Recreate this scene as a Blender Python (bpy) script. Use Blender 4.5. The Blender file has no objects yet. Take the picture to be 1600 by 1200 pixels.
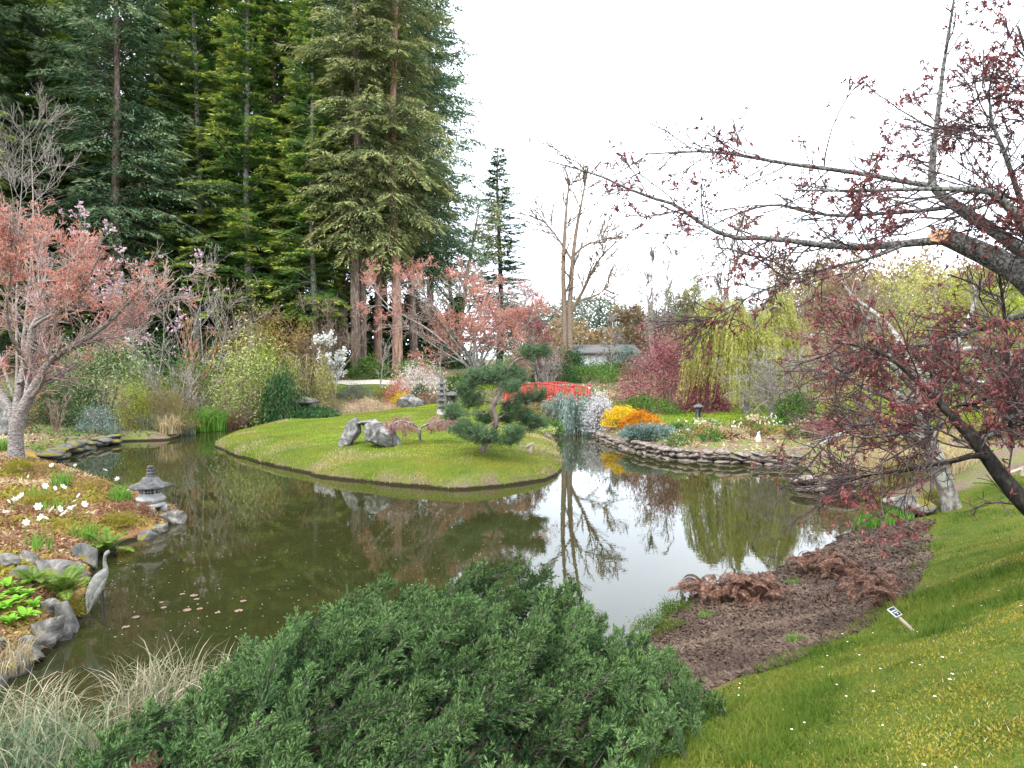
import bpy, math
import numpy as np
from mathutils import Vector
np.seterr(all='ignore')
# ------------------------------------------------------------------ camera, sky, sun, exposure
SC = bpy.context.scene
COL = SC.collection
F = 1066.7                       # focal length in photo pixels (1600 wide)
CAMZ = 3.0
PITCH = math.atan(30/F)
cam = bpy.data.cameras.new('camera'); camo = bpy.data.objects.new('camera', cam); COL.objects.link(camo)
cam.sensor_width = 36; cam.lens = 24.0; cam.clip_end = 3000; cam.clip_start = 0.05
camo.location = (0, 0, CAMZ); camo.rotation_euler = (math.pi/2 - PITCH, 0, 0)
SC.camera = camo
SC.render.resolution_x, SC.render.resolution_y = 1024, 768
W = bpy.data.worlds.new('World'); SC.world = W; W.use_nodes = True
wn, wl = W.node_tree.nodes, W.node_tree.links
bg = wn['Background']; bg.inputs['Strength'].default_value = 0.12
sky = wn.new('ShaderNodeTexSky'); sky.sky_type = 'NISHITA'; sky.sun_disc = False
SUN_EL, SUN_AZ = math.radians(50), math.radians(215)     # from behind the camera, a little to the left
sky.sun_elevation = SUN_EL; sky.sun_rotation = SUN_AZ
sky.air_density = 1.0; sky.dust_density = 3.0
tc = wn.new('ShaderNodeTexCoord'); nz = wn.new('ShaderNodeTexNoise'); nz.inputs['Scale'].default_value = 2.2; nz.inputs['Detail'].default_value = 5
wl.new(tc.outputs['Generated'], nz.inputs['Vector'])
cr = wn.new('ShaderNodeValToRGB'); cr.color_ramp.elements[0].position = .3; cr.color_ramp.elements[1].position = .7
cr.color_ramp.elements[0].color = (9.2, 10.2, 11.7, 1); cr.color_ramp.elements[1].color = (12.4, 13.1, 14.0, 1)
wl.new(nz.outputs['Fac'], cr.inputs['Fac'])
mx = wn.new('ShaderNodeMix'); mx.data_type = 'RGBA'; mx.inputs[0].default_value = 0.88
wl.new(sky.outputs['Color'], mx.inputs[6]); wl.new(cr.outputs['Color'], mx.inputs[7]); wl.new(mx.outputs[2], bg.inputs['Color'])
sl = bpy.data.lights.new('sun', 'SUN'); sl.energy = 1.5; sl.angle = math.radians(14); sl.color = (1, .96, .9)
so = bpy.data.objects.new('sun', sl); COL.objects.link(so)
sd_ = Vector((math.sin(SUN_AZ)*math.cos(SUN_EL), math.cos(SUN_AZ)*math.cos(SUN_EL), math.sin(SUN_EL)))
so.rotation_euler = sd_.to_track_quat('Z', 'Y').to_euler(); so.location = sd_*60
SC.view_settings.view_transform = 'Standard'; SC.view_settings.look = 'None'; SC.view_settings.gamma = 1
SC.view_settings.exposure = 1.45
SC.render.engine = 'CYCLES'
cy = SC.cycles
cy.use_denoising = True; cy.use_adaptive_sampling = True; cy.adaptive_threshold = 0.02
cy.max_bounces = 6; cy.diffuse_bounces = 3; cy.glossy_bounces = 2; cy.transmission_bounces = 3; cy.transparent_max_bounces = 4
cy.caustics_reflective = False; cy.caustics_refractive = False

# ------------------------------------------------------------------ pixel <-> world
def ray(u, v):
    x = (u-800)/F; c = -(v-600)/F
    return np.array([x, math.cos(PITCH)+c*math.sin(PITCH), -math.sin(PITCH)+c*math.cos(PITCH)])
def at(u, v, D):
    r = ray(u, v); return np.array([0, 0, CAMZ]) + r*(D/r[1])
def gnd(u, v, z=0.0):
    r = ray(u, v); return np.array([0, 0, CAMZ]) + r*((z-CAMZ)/r[2])
def nrm(a): return a/np.maximum(np.linalg.norm(a, axis=-1, keepdims=True), 1e-9)
def sm(e0, e1, x):
    t = np.clip((x-e0)/(e1-e0), 0, 1); return t*t*(3-2*t)

# ------------------------------------------------------------------ mesh building
class G:
    def __init__(s): s.V = []; s.f = {3: [], 4: []}; s.m = {3: [], 4: []}; s.n = 0; s.A = []
    def add(s, V, Fc, mat=0, tip=None):
        V = np.asarray(V, float).reshape(-1, 3); Fc = np.asarray(Fc, int)
        k = Fc.shape[1]
        s.V.append(V); s.f[k].append(Fc+s.n); s.m[k].append(np.full(len(Fc), mat)); s.n += len(V)
        s.A.append(np.zeros(len(V)) if tip is None else np.broadcast_to(tip, (len(V),)).astype(float))
        return s
    def more(s, Fc, mat, base):          # extra faces on the verts added last
        Fc = np.asarray(Fc, int); k = Fc.shape[1]; s.f[k].append(Fc+base); s.m[k].append(np.full(len(Fc), mat))
    def mesh(s, name, mats, smooth=False, off=None, attr=False):
        V = np.concatenate(s.V) if s.V else np.zeros((0, 3))
        if off is not None: V = V-np.asarray(off)
        me = bpy.data.meshes.new(name)
        lo, tot, mi = [], [], []
        for k in (3, 4):
            if s.f[k]:
                a = np.concatenate(s.f[k]); lo.append(a.ravel()); tot.append(np.full(len(a), k)); mi.append(np.concatenate(s.m[k]))
        lo = np.concatenate(lo); tot = np.concatenate(tot); mi = np.concatenate(mi)
        me.vertices.add(len(V)); me.vertices.foreach_set('co', V.astype(np.float32).ravel())
        me.loops.add(len(lo)); me.loops.foreach_set('vertex_index', lo.astype(np.int32))
        me.polygons.add(len(tot))
        st = np.concatenate([[0], np.cumsum(tot)[:-1]])
        me.polygons.foreach_set('loop_start', st.astype(np.int32)); me.polygons.foreach_set('loop_total', tot.astype(np.int32))
        me.polygons.foreach_set('material_index', mi.astype(np.int32))
        if smooth: me.polygons.foreach_set('use_smooth', np.ones(len(tot), bool))
        for m in (mats if isinstance(mats, (list, tuple)) else [mats]): me.materials.append(m)
        if attr:
            at_ = me.attributes.new('tip', 'FLOAT', 'POINT'); at_.data.foreach_set('value', np.concatenate(s.A).astype(np.float32))
        me.update(calc_edges=True); me.validate()
        return me
def link(name, data, parent=None, loc=None):
    o = bpy.data.objects.new(name, data); COL.objects.link(o)
    if parent: o.parent = parent
    if loc is not None: o.location = [float(c) for c in loc]
    return o
def tag(o, label, cat, group=None):
    o['label'] = label; o['category'] = cat
    if group: o['group'] = group
    return o
def thing(name, label, cat, loc, group=None, rz=0.0, sc=1.0):
    o = link(name, None, None, loc); o.empty_display_size = .2; o.rotation_euler = (0, 0, rz)
    o.scale = (sc,)*3 if np.isscalar(sc) else sc
    return tag(o, label, cat, group)
def struct(name, me):
    o = link(name, me); o['kind'] = 'structure'; return o

def cards(g, C, D, S, L, Wd, mat=0, tip=None, fold=0.0, mid=.45):
    n = len(C); L = np.broadcast_to(L, (n,))[:, None]; Wd = np.broadcast_to(Wd, (n,))[:, None]
    V = np.empty((n, 4, 3)); V[:, 0] = C; V[:, 2] = C+D*L
    m = C+D*L*mid; V[:, 1] = m+S*Wd*.5; V[:, 3] = m-S*Wd*.5
    if fold:
        N = np.cross(D, S); V[:, 1] += N*Wd*fold; V[:, 3] += N*Wd*fold
    g.add(V, np.arange(n*4).reshape(n, 4), mat, None if tip is None else np.repeat(np.broadcast_to(tip, (n,)), 4))
def needles(g, C, D, S, L, Wd, mat=0, tip=None):
    n = len(C); L = np.broadcast_to(L, (n,))[:, None]; Wd = np.broadcast_to(Wd, (n,))[:, None]
    V = np.stack([C-S*Wd*.5, C+S*Wd*.5, C+D*L], 1)
    g.add(V, np.arange(n*3).reshape(n, 3), mat, None if tip is None else np.repeat(np.broadcast_to(tip, (n,)), 3))
def rdir(rng, n): return nrm(rng.normal(size=(n, 3)))
def sideof(rng, D): return nrm(np.cross(D, rdir(rng, len(D))))
def blades(g, rng, B, H_, Wd, lean, mat=0, seg=2, curl=1.0):
    """upright grass blades, B bases"""
    n = len(B); az = rng.uniform(0, 2*np.pi, n); o = np.stack([np.cos(az), np.sin(az), 0*az], 1)
    s = np.stack([-np.sin(az), np.cos(az), 0*az], 1); tw = rng.uniform(0, 2*np.pi, n)
    s = nrm(s*np.cos(tw)[:, None]+o*np.sin(tw)[:, None])
    H_ = np.broadcast_to(H_, (n,)); lean = np.broadcast_to(lean, (n,))
    V = []
    for k in range(seg+1):
        t = k/seg
        a = lean*(t**(1+curl*.6))
        p = B + o*(H_*t*np.sin(a))[:, None] + np.array([0, 0, 1.])*(H_*t*np.cos(a))[:, None]
        if k < seg:
            w = (Wd*(1-.55*t))
            w = np.broadcast_to(w, (n,))[:, None]*.5
            V += [p-s*w, p+s*w]
        else: V.append(p)
    V = np.stack(V, 1); m = V.shape[1]; base = g.n
    idx = np.arange(n)[:, None]*m
    q = np.concatenate([idx+np.array([[2*k, 2*k+1, 2*k+3, 2*k+2]]) for k in range(seg-1)]) if seg > 1 else np.zeros((0, 4), int)
    t3 = idx+np.array([[2*seg-2, 2*seg-1, 2*seg]])
    g.add(V, t3, mat)
    if len(q): g.more(q, mat, base)
def tubes(g, P, R, sides=5, mat=0):
    N, n, _ = P.shape
    T = nrm(np.gradient(P, axis=1)); up = np.zeros_like(T); up[..., 2] = 1; up[np.abs(T[..., 2]) > .9] = (1, 0, 0)
    mz = np.abs(T[..., 2]).mean(1) > .7
    up[:] = np.where(mz[:, None, None], np.array([1., 0, 0]), np.array([0, 0, 1.]))
    X = nrm(np.cross(T, up)); Y = np.cross(T, X)
    a = np.arange(sides)/sides*2*np.pi
    V = P[:, :, None]+R[:, :, None, None]*(X[:, :, None]*np.cos(a)[:, None]+Y[:, :, None]*np.sin(a)[:, None])
    i = np.arange(N)[:, None, None]*n*sides+np.arange(n-1)[None, :, None]*sides
    k = np.arange(sides)[None, None]; k2 = (k+1) % sides
    q = np.stack([i+k, i+k2, i+sides+k2, i+sides+k], -1).reshape(-1, 4)
    g.add(V, q, mat)
    return g
def resample(pts, n):
    pts = np.asarray(pts, float); m = len(pts)
    ex = np.vstack([2*pts[0]-pts[1], pts, 2*pts[-1]-pts[-2]])
    out = []
    for f in np.linspace(0, m-1-1e-6, n):
        i = int(f); t = f-i; a, b, c, d = ex[i:i+4]
        out.append(.5*((2*b)+(-a+c)*t+(2*a-5*b+4*c-d)*t*t+(-a+3*b-3*c+d)*t**3))
    return np.array(out)
def limb(px, n=14):
    """traced limb: (u, v, depth, radius_px) -> world polyline + radii"""
    a = np.array([list(at(u, v, D))+[r*D/F] for u, v, D, r in px]); a = resample(a, n)
    return a[:, :3], np.maximum(a[:, 3], .003)
def spawn(rng, P, R, k, t0, t1, a0, a1, l0, l1, nseg=4, wig=.15, trop=(0, 0, 0), rs=.6, flat=0.0, rmin=.002, fall=.5):
    N, n, _ = P.shape; M = N*k
    ix = np.repeat(np.arange(N), k); t = rng.uniform(t0, t1, M); f = t*(n-1); i = np.clip(f.astype(int), 0, n-2); w = (f-i)[:, None]
    S = P[ix, i]*(1-w)+P[ix, i+1]*w; T = nrm(P[ix, i+1]-P[ix, i]); r = R[ix, i]*(1-w[:, 0])+R[ix, i+1]*w[:, 0]
    Q = np.cross(T, rdir(rng, M)); Q[:, 2] *= (1-flat); Q = nrm(Q)
    a = rng.uniform(a0, a1, M)[:, None]; d = nrm(T*np.cos(a)+Q*np.sin(a))
    L = rng.uniform(l0, l1, M)*(1-fall*t)
    out = [S]; p = S
    for s in range(nseg):
        d = nrm(d+rng.normal(size=(M, 3))*wig+np.array(trop)); p = p+d*(L/nseg)[:, None]; out.append(p)
    P2 = np.stack(out, 1); tp = 1-.72*np.arange(nseg+1)/nseg
    R2 = np.maximum(r[:, None]*rs*tp[None], rmin)
    return P2, R2
def on(rng, P, k, t0=0., t1=1.):
    N, n, _ = P.shape; M = N*k; ix = np.repeat(np.arange(N), k); t = rng.uniform(t0, t1, M)
    f = t*(n-1); i = np.clip(f.astype(int), 0, n-2); w = (f-i)[:, None]
    return P[ix, i]*(1-w)+P[ix, i+1]*w, nrm(P[ix, i+1]-P[ix, i])
def box(g, c, s, mat=0, rz=0.0, tilt=None):
    x, y, z = np.array(s)/2
    V = np.array([[a*x, b*y, d*z] for d in (-1, 1) for b in (-1, 1) for a in (-1, 1)])
    if tilt is not None: V = V@np.array(tilt).T
    cz, sz = math.cos(rz), math.sin(rz); V = V@np.array([[cz, sz, 0], [-sz, cz, 0], [0, 0, 1]])
    g.add(V+np.array(c), [[0, 2, 3, 1], [4, 5, 7, 6], [0, 1, 5, 4], [2, 6, 7, 3], [0, 4, 6, 2], [1, 3, 7, 5]], mat)
def lathe(g, prof, sides=24, c=(0, 0, 0), mat=0, rot=0.0, sq=None):
    prof = np.array(prof, float); n = len(prof); a = np.arange(sides)/sides*2*np.pi+rot
    r = np.ones(sides) if sq is None else sq(a)
    V = np.stack([prof[:, 0:1]*np.cos(a)*r, prof[:, 0:1]*np.sin(a)*r, np.repeat(prof[:, 1:2], sides, 1)], -1)+np.array(c)
    i = np.arange(n-1)[:, None]*sides; k = np.arange(sides)[None]; k2 = (k+1) % sides
    g.add(V, np.stack([i+k, i+k2, i+sides+k2, i+sides+k], -1).reshape(-1, 4), mat)
# simple smooth value noise for shapes
def vnoise(p, seed=0):
    p = np.asarray(p, float); i = np.floor(p).astype(np.int64); f = p-i; f = f*f*(3-2*f)
    def h(a):
        n = (a[..., 0]*374761393+a[..., 1]*668265263+a[..., 2]*2147483647+seed*974711) & 0xffffffff
        n = ((n ^ (n >> 13))*1274126177) & 0xffffffff
        return ((n ^ (n >> 16)) & 0xffff)/65535.
    r = 0
    for dx in (0, 1):
        for dy in (0, 1):
            for dz in (0, 1):
                w = (f[..., 0] if dx else 1-f[..., 0])*(f[..., 1] if dy else 1-f[..., 1])*(f[..., 2] if dz else 1-f[..., 2])
                r = r+w*h(i+np.array([dx, dy, dz]))
    return r*2-1
_ico = {}
def ico(sub):
    if sub in _ico: return _ico[sub]
    t = (1+5**.5)/2
    V = nrm(np.array([[-1, t, 0], [1, t, 0], [-1, -t, 0], [1, -t, 0], [0, -1, t], [0, 1, t], [0, -1, -t], [0, 1, -t], [t, 0, -1], [t, 0, 1], [-t, 0, -1], [-t, 0, 1]], float))
    Fc = [[0, 11, 5], [0, 5, 1], [0, 1, 7], [0, 7, 10], [0, 10, 11], [1, 5, 9], [5, 11, 4], [11, 10, 2], [10, 7, 6], [7, 1, 8], [3, 9, 4], [3, 4, 2], [3, 2, 6], [3, 6, 8], [3, 8, 9], [4, 9, 5], [2, 4, 11], [6, 2, 10], [8, 6, 7], [9, 8, 1]]
    for _ in range(sub):
        V = list(V); c = {}; F2 = []
        def mid(a, b):
            k = (min(a, b), max(a, b))
            if k not in c: m = V[a]+V[b]; c[k] = len(V); V.append(m/np.linalg.norm(m))
            return c[k]
        for a, b, d in Fc:
            x, y, z = mid(a, b), mid(b, d), mid(d, a); F2 += [[a, x, z], [b, y, x], [d, z, y], [x, y, z]]
        V = np.array(V); Fc = F2
    _ico[sub] = (np.array(V), np.array(Fc)); return _ico[sub]
def rock(g, seed, size, c=(0, 0, 0), sub=2, cuts=9, rough=.05, mat=0, rz=0.0, tilt=0.0, wedge=0.0, shear=0.0):
    rng = np.random.default_rng(seed); V, Fc = ico(sub); V = V.copy()
    N = rdir(rng, cuts); dd = rng.uniform(.45, .8, cuts)
    for n_, d_ in zip(N, dd): V = V-np.maximum(0, V@n_-d_)[:, None]*n_*.95
    V = V*(1+rough*vnoise(V*2.2, seed)[:, None]+rough*.6*vnoise(V*5.5, seed+3)[:, None])
    V = V/np.abs(V).max(0); V[:, 2] = np.where(V[:, 2] > 0, V[:, 2]*(1-wedge*V[:, 0]), V[:, 2]); V[:, 0] = V[:, 0]*(1+.25*abs(wedge)*(V[:, 2] < 0))+shear*V[:, 2]
    V = V*np.array(size)/2
    ct, st = math.cos(tilt), math.sin(tilt); V = V@np.array([[ct, 0, -st], [0, 1, 0], [st, 0, ct]])
    cz, sz = math.cos(rz), math.sin(rz); V = V@np.array([[cz, sz, 0], [-sz, cz, 0], [0, 0, 1]])
    g.add(V+np.array(c), Fc, mat)

# ------------------------------------------------------------------ materials
def mat(name):
    m = bpy.data.materials.new(name); m.use_nodes = True; nt = m.node_tree
    b = nt.nodes['Principled BSDF']; return m, nt.nodes, nt.links, b
def nd(n, t, **k):
    o = n.new(t)
    for a, v in k.items(): setattr(o, a, v)
    return o
def ramp(n, l, src, cols, lo=.3, hi=.7):
    r = n.new('ShaderNodeValToRGB'); e = r.color_ramp.elements
    ps = np.linspace(lo, hi, len(cols))
    while len(e) < len(cols): e.new(.5)
    for i, (p, c) in enumerate(zip(ps, cols)): e[i].position = float(p); e[i].color = (*c, 1)
    l.new(src, r.inputs['Fac']); return r.outputs['Color']
def noise(n, l, scale, detail=4, rough=.55, coord='Object', dist=0):
    t = n.new('ShaderNodeTexCoord'); z = n.new('ShaderNodeTexNoise'); z.inputs['Scale'].default_value = scale
    z.inputs['Detail'].default_value = detail; z.inputs['Roughness'].default_value = rough; z.inputs['Distortion'].default_value = dist
    l.new(t.outputs[coord], z.inputs['Vector']); return z.outputs['Fac']
def mixc(n, l, f, a, b, mode='MIX'):
    x = n.new('ShaderNodeMix'); x.data_type = 'RGBA'; x.blend_type = mode
    for s, i in ((f, 0), (a, 6), (b, 7)):
        if hasattr(s, 'links'): l.new(s, x.inputs[i])
        elif i == 0: x.inputs[0].default_value = s
        else: x.inputs[i].default_value = (*s, 1)
    return x.outputs[2]
def bump(n, l, b, h, strength=.4, dist=.02):
    u = n.new('ShaderNodeBump'); u.inputs['Strength'].default_value = strength; u.inputs['Distance'].default_value = dist
    l.new(h, u.inputs['Height']); l.new(u.outputs['Normal'], b.inputs['Normal'])
def leaf(name, cols, trans=.3, clump=1.5, cl=.55, rough=.6, tipcol=None, spec=.1, objvar=0.0):
    """leaf: per-leaf random colour, clump variation, some light passing through"""
    m, n, l, b = mat(name)
    gi = n.new('ShaderNodeNewGeometry'); nzv = noise(n, l, clump, 3, coord='Object')
    ad = nd(n, 'ShaderNodeMath', operation='MULTIPLY_ADD'); ad.inputs[1].default_value = 1-cl
    l.new(gi.outputs['Random Per Island'], ad.inputs[0])
    mu = nd(n, 'ShaderNodeMath', operation='MULTIPLY_ADD'); mu.inputs[1].default_value = cl*2.4; mu.inputs[2].default_value = -cl*.7
    l.new(nzv, mu.inputs[0]); l.new(mu.outputs[0], ad.inputs[2])
    fac = ad.outputs[0]
    if objvar:
        oi = n.new('ShaderNodeObjectInfo'); mo = nd(n, 'ShaderNodeMath', operation='MULTIPLY_ADD'); mo.inputs[1].default_value = objvar; l.new(oi.outputs['Random'], mo.inputs[0]); l.new(fac, mo.inputs[2])
        sb = nd(n, 'ShaderNodeMath', operation='SUBTRACT'); sb.inputs[1].default_value = objvar*.5; l.new(mo.outputs[0], sb.inputs[0]); fac = sb.outputs[0]
    c = ramp(n, l, fac, cols, .08, .92)
    if tipcol:
        a = nd(n, 'ShaderNodeAttribute', attribute_name='tip'); c = mixc(n, l, a.outputs['Fac'], c, tipcol)
    l.new(c, b.inputs['Base Color']); b.inputs['Roughness'].default_value = rough; b.inputs['Specular IOR Level'].default_value = spec
    if trans:
        t = n.new('ShaderNodeBsdfTranslucent'); l.new(c, t.inputs['Color']); s = n.new('ShaderNodeMixShader'); s.inputs[0].default_value = trans
        l.new(b.outputs[0], s.inputs[1]); l.new(t.outputs[0], s.inputs[2]); l.new(s.outputs[0], n['Material Output'].inputs['Surface'])
    return m
def bark(name, cols, scale=14, stretch=.25, bs=.5, lichen=None, bd=.015, ls=6):
    m, n, l, b = mat(name); t = n.new('ShaderNodeTexCoord'); mp = n.new('ShaderNodeMapping'); mp.inputs['Scale'].default_value = (1, 1, stretch)
    l.new(t.outputs['Object'], mp.inputs['Vector']); z = n.new('ShaderNodeTexNoise'); z.inputs['Scale'].default_value = scale; z.inputs['Detail'].default_value = 6
    z.inputs['Roughness'].default_value = .65; l.new(mp.outputs[0], z.inputs['Vector'])
    c = ramp(n, l, z.outputs['Fac'], cols, .35, .68)
    if lichen:
        f = noise(n, l, ls, 5); f2 = ramp(n, l, f, [(0, 0, 0), (1, 1, 1)], .52, .6); c = mixc(n, l, f2, c, lichen)
    l.new(c, b.inputs['Base Color']); b.inputs['Roughness'].default_value = .85; b.inputs['Specular IOR Level'].default_value = .2
    bump(n, l, b, z.outputs['Fac'], bs, bd); return m
def stone(name, cols, scale=5, moss=None, mossamt=.55, bs=.6, coord='Object'):
    m, n, l, b = mat(name); f = noise(n, l, scale, 8, .68, coord, .6); c = ramp(n, l, f, cols, .36, .66)
    f3 = noise(n, l, scale*9, 6, .7, coord); c = mixc(n, l, .5, c, ramp(n, l, f3, [(.25,)*3, (.75,)*3], .3, .7), 'OVERLAY')
    if moss:
        f2 = noise(n, l, scale*.55, 6, .6, coord); g = n.new('ShaderNodeNewGeometry'); sx = n.new('ShaderNodeSeparateXYZ'); l.new(g.outputs['Normal'], sx.inputs[0])
        ad = nd(n, 'ShaderNodeMath', operation='MULTIPLY_ADD'); ad.inputs[1].default_value = .16; l.new(sx.outputs['Z'], ad.inputs[0]); l.new(f2, ad.inputs[2])
        k = ramp(n, l, ad.outputs[0], [(0, 0, 0), (1, 1, 1)], mossamt, mossamt+.08); c = mixc(n, l, k, c, moss)
    l.new(c, b.inputs['Base Color']); b.inputs['Roughness'].default_value = .88; b.inputs['Specular IOR Level'].default_value = .25
    ba = nd(n, 'ShaderNodeMath', operation='MULTIPLY_ADD'); ba.inputs[1].default_value = .35; l.new(f3, ba.inputs[0]); l.new(f, ba.inputs[2])
    bump(n, l, b, ba.outputs[0], bs+.3, .06); return m
def plain(name, c1, c2, scale=20, rough=.6, bs=.2):
    m, n, l, b = mat(name); f = noise(n, l, scale, 5); l.new(ramp(n, l, f, [c1, c2], .3, .7), b.inputs['Base Color'])
    b.inputs['Roughness'].default_value = rough; bump(n, l, b, f, bs, .005); return m

M = {}
M['fir'] = leaf('fir_needles', [(.04, .1, .034), (.1, .21, .048), (.2, .33, .07)], .28, .5, .6, tipcol=(.5, .52, .1))
M['doug'] = leaf('douglas_needles', [(.075, .125, .058), (.16, .215, .085), (.3, .33, .13)], .28, .4, .6, tipcol=(.52, .45, .18))
M['dark'] = leaf('dark_needles', [(.04, .095, .055), (.1, .18, .095), (.2, .29, .15)], .28, .5, .55, tipcol=(.36, .4, .2))
M['firbark'] = bark('fir_bark', [(.06, .045, .035), (.16, .12, .095), (.30, .25, .21)], 9, .25)
M['palebark'] = bark('pale_fir_bark', [(.12, .11, .09), (.25, .24, .2), (.4, .39, .35)], 9, .4)
M['redbark'] = bark('reddish_bark', [(.12, .065, .045), (.27, .16, .115), (.42, .28, .21)], 7, .2)
M['silver'] = bark('silver_cherry_bark', [(.05, .038, .034), (.17, .14, .128), (.36, .325, .31)], 12, 3.0, .6, lichen=(.25, .25, .22), ls=14)
M['nearbark'] = bark('grey_ringed_bark', [(.02, .019, .018), (.07, .066, .062), (.24, .235, .22)], 42, .8, .9, lichen=(.2, .2, .18), bd=.008, ls=48)
M['darkbark'] = bark('near_black_bark', [(.008, .007, .006), (.02, .017, .014), (.05, .045, .035)], 30, .5, .8)  # near-black bark tone used on some limbs of the near cherry
M['greybark'] = bark('grey_mossy_bark', [(0.0675, 0.0562, 0.0488), (0.18, 0.158, 0.143), (0.315, 0.292, 0.27)], 12, .6, .6, lichen=(0.3, 0.307, 0.27))
M['twig'] = bark('pale_twig_bark', [(0.15, 0.128, 0.105), (0.255, 0.225, 0.195), (0.375, 0.345, 0.307)], 10, 1, .1)
M['browntwig'] = bark('brown_twig_bark', [(.11, .075, .055), (.2, .15, .11), (.3, .24, .18)], 10, 1, .1)
M['winetwig'] = bark('wine_brown_twig', [(.035, .024, .024), (.07, .05, .048), (.13, .1, .09)], 30, 1, .1)
M['pinktwig'] = bark('pinkish_twig_bark', [(.22, .13, .11), (.36, .25, .22), (.5, .4, .36)], 10, 1, .1)
M['redtwig'] = bark('reddish_twig_bark', [(.25, .1, .06), (.36, .18, .11), (.42, .25, .17)], 10, 1, .1)
M['pinkleaf'] = leaf('coral_maple_leaf', [(.36, .1, .08), (.54, .21, .15), (.7, .4, .3)], .35, .8)
M['redleaf'] = leaf('coral_red_leaf', [(.28, .06, .035), (.42, .11, .055), (.52, .18, .09)], .35, .8)
M['wineleaf'] = leaf('wine_maple_leaf', [(.1, .03, .032), (.22, .07, .068), (.38, .16, .14)], .35, 1.6)
M['dusk'] = leaf('dusky_pink_leaf', [(.24, .11, .1), (.38, .2, .18), (.5, .32, .29)], .3, 1.2)
M['purple'] = leaf('purple_leaf', [(.12, .035, .045), (.26, .085, .1), (.42, .2, .2)], .3, 1.2)
M['rhodo'] = leaf('rhododendron_leaf', [(.05, .09, .025), (.14, .2, .06), (.3, .34, .15)], .15, 1.6, .45, .4, spec=.4)
M['rhodoY'] = leaf('yellow_green_leathery_leaf', [(.08, .12, .02), (.24, .29, .07), (.42, .44, .16)], .15, 1.4, .45, .4, spec=.4)
M['lime'] = leaf('lime_leaf', [(.14, .2, .015), (.26, .33, .025), (.4, .45, .05)], .35, 1.5)
M['mid'] = leaf('mid_green_leaf', [(.03, .07, .015), (.08, .16, .03), (.17, .26, .06)], .25, 1.5)
M['deep'] = leaf('deep_green_leaf', [(.012, .035, .012), (.03, .08, .025), (.07, .14, .045)], .2, 1.5)
M['silverleaf'] = leaf('silver_leaf', [(.04, .07, .05), (.14, .2, .17), (.38, .44, .4)], .15, 2.5, .4)
M['olive'] = leaf('olive_leaf', [(.09, .07, .025), (.18, .15, .05), (.3, .26, .09)], .25, 1.5)
M['ochre'] = leaf('ochre_leaf', [(.18, .11, .035), (.32, .22, .08), (.44, .34, .14)], .3, 1.2)
M['tan'] = leaf('tan_heather', [(.3, .2, .12), (.48, .36, .23), (.6, .49, .34)], .25, 2)
M['greygreen'] = leaf('grey_green_leaf', [(.07, .08, .055), (.15, .17, .12), (.26, .28, .21)], .2, 2)
M['willow'] = leaf('willow_leaf', [(.24, .25, .06), (.4, .4, .1), (.55, .54, .19)], .4, 1.0)
M['paleg'] = leaf('pale_spring_leaf', [(.16, .17, .06), (.28, .29, .11), (.42, .42, .2)], .4, .6)
M['bronze'] = leaf('bronze_spring_leaf', [(.16, .1, .05), (.26, .18, .09), (.38, .28, .16)], .35, .6)
M['white'] = leaf('white_blossom', [(.6, .62, .55), (.78, .78, .72), (.85, .85, .82)], .3, 2)
M['pinkwhite'] = leaf('pale_pink_blossom', [(.48, .4, .36), (.64, .56, .5), (.76, .7, .64)], .3, 1)
M['magnolia'] = leaf('magnolia_blossom', [(.42, .22, .3), (.6, .42, .48), (.78, .68, .7)], .3, 1)
M['greyflower'] = leaf('grey_white_blossom', [(.35, .33, .34), (.55, .53, .54), (.72, .7, .7)], .3, 2)
M['orange'] = leaf('orange_leaf', [(.28, .09, .01), (.5, .19, .012), (.6, .3, .02)], .25, 1.6, .6)
M['yellow'] = leaf('yellow_leaf', [(.45, .26, .012), (.66, .45, .02), (.72, .56, .04)], .25, 1.6, .6)
M['blue'] = leaf('blue_green_needles', [(.06, .1, .075), (.14, .2, .165), (.26, .33, .29)], .15, 2)
M['cedar'] = leaf('grey_cedar_needles', [(.1, .14, .11), (.2, .27, .23), (.36, .43, .38)], .15, 2)
M['pine'] = leaf('pine_needles', [(.03, .06, .026), (.075, .135, .06), (.17, .24, .12)], .15, 2.5, .5)
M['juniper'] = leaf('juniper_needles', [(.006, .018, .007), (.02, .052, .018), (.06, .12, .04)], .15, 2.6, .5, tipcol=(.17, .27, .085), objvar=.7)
M['grass'] = leaf('lawn_grass', [(.13, .24, .018), (.27, .4, .035), (.42, .5, .07)], .4, .5, .5)
M['moss'] = leaf('yellow_moss', [(.12, .115, .016), (.23, .205, .03), (.34, .295, .055)], .3, 1.2)
M['nearlawn'] = leaf('near_lawn_grass', [(.035, .075, .01), (.09, .145, .018), (.2, .225, .042)], .4, 1.6, .65)
M['drygrass'] = leaf('dry_grass', [(.24, .17, .08), (.42, .33, .18), (.55, .47, .3)], .3, 1)
M['strap'] = leaf('strappy_blade', [(.1, .12, .06), (.27, .25, .16), (.5, .42, .3)], .3, 3, .3)
M['strapgreen'] = leaf('blue_green_strap', [(.045, .085, .04), (.12, .17, .09), (.36, .32, .2)], .3, 3, .3)
M['green'] = leaf('fresh_green_blade', [(.06, .15, .02), (.13, .28, .04), (.25, .42, .08)], .4, 2)
M['lettuce'] = leaf('bright_rosette_leaf', [(.1, .26, .02), (.2, .42, .04), (.32, .55, .08)], .35, 3)
M['fern'] = leaf('fern_leaf', [(.05, .1, .015), (.12, .19, .03), (.22, .28, .06)], .3, 3)
M['litter'] = leaf('rusty_litter', [(.1, .045, .026), (.22, .11, .062), (.4, .25, .15)], .2, 2)
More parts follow.
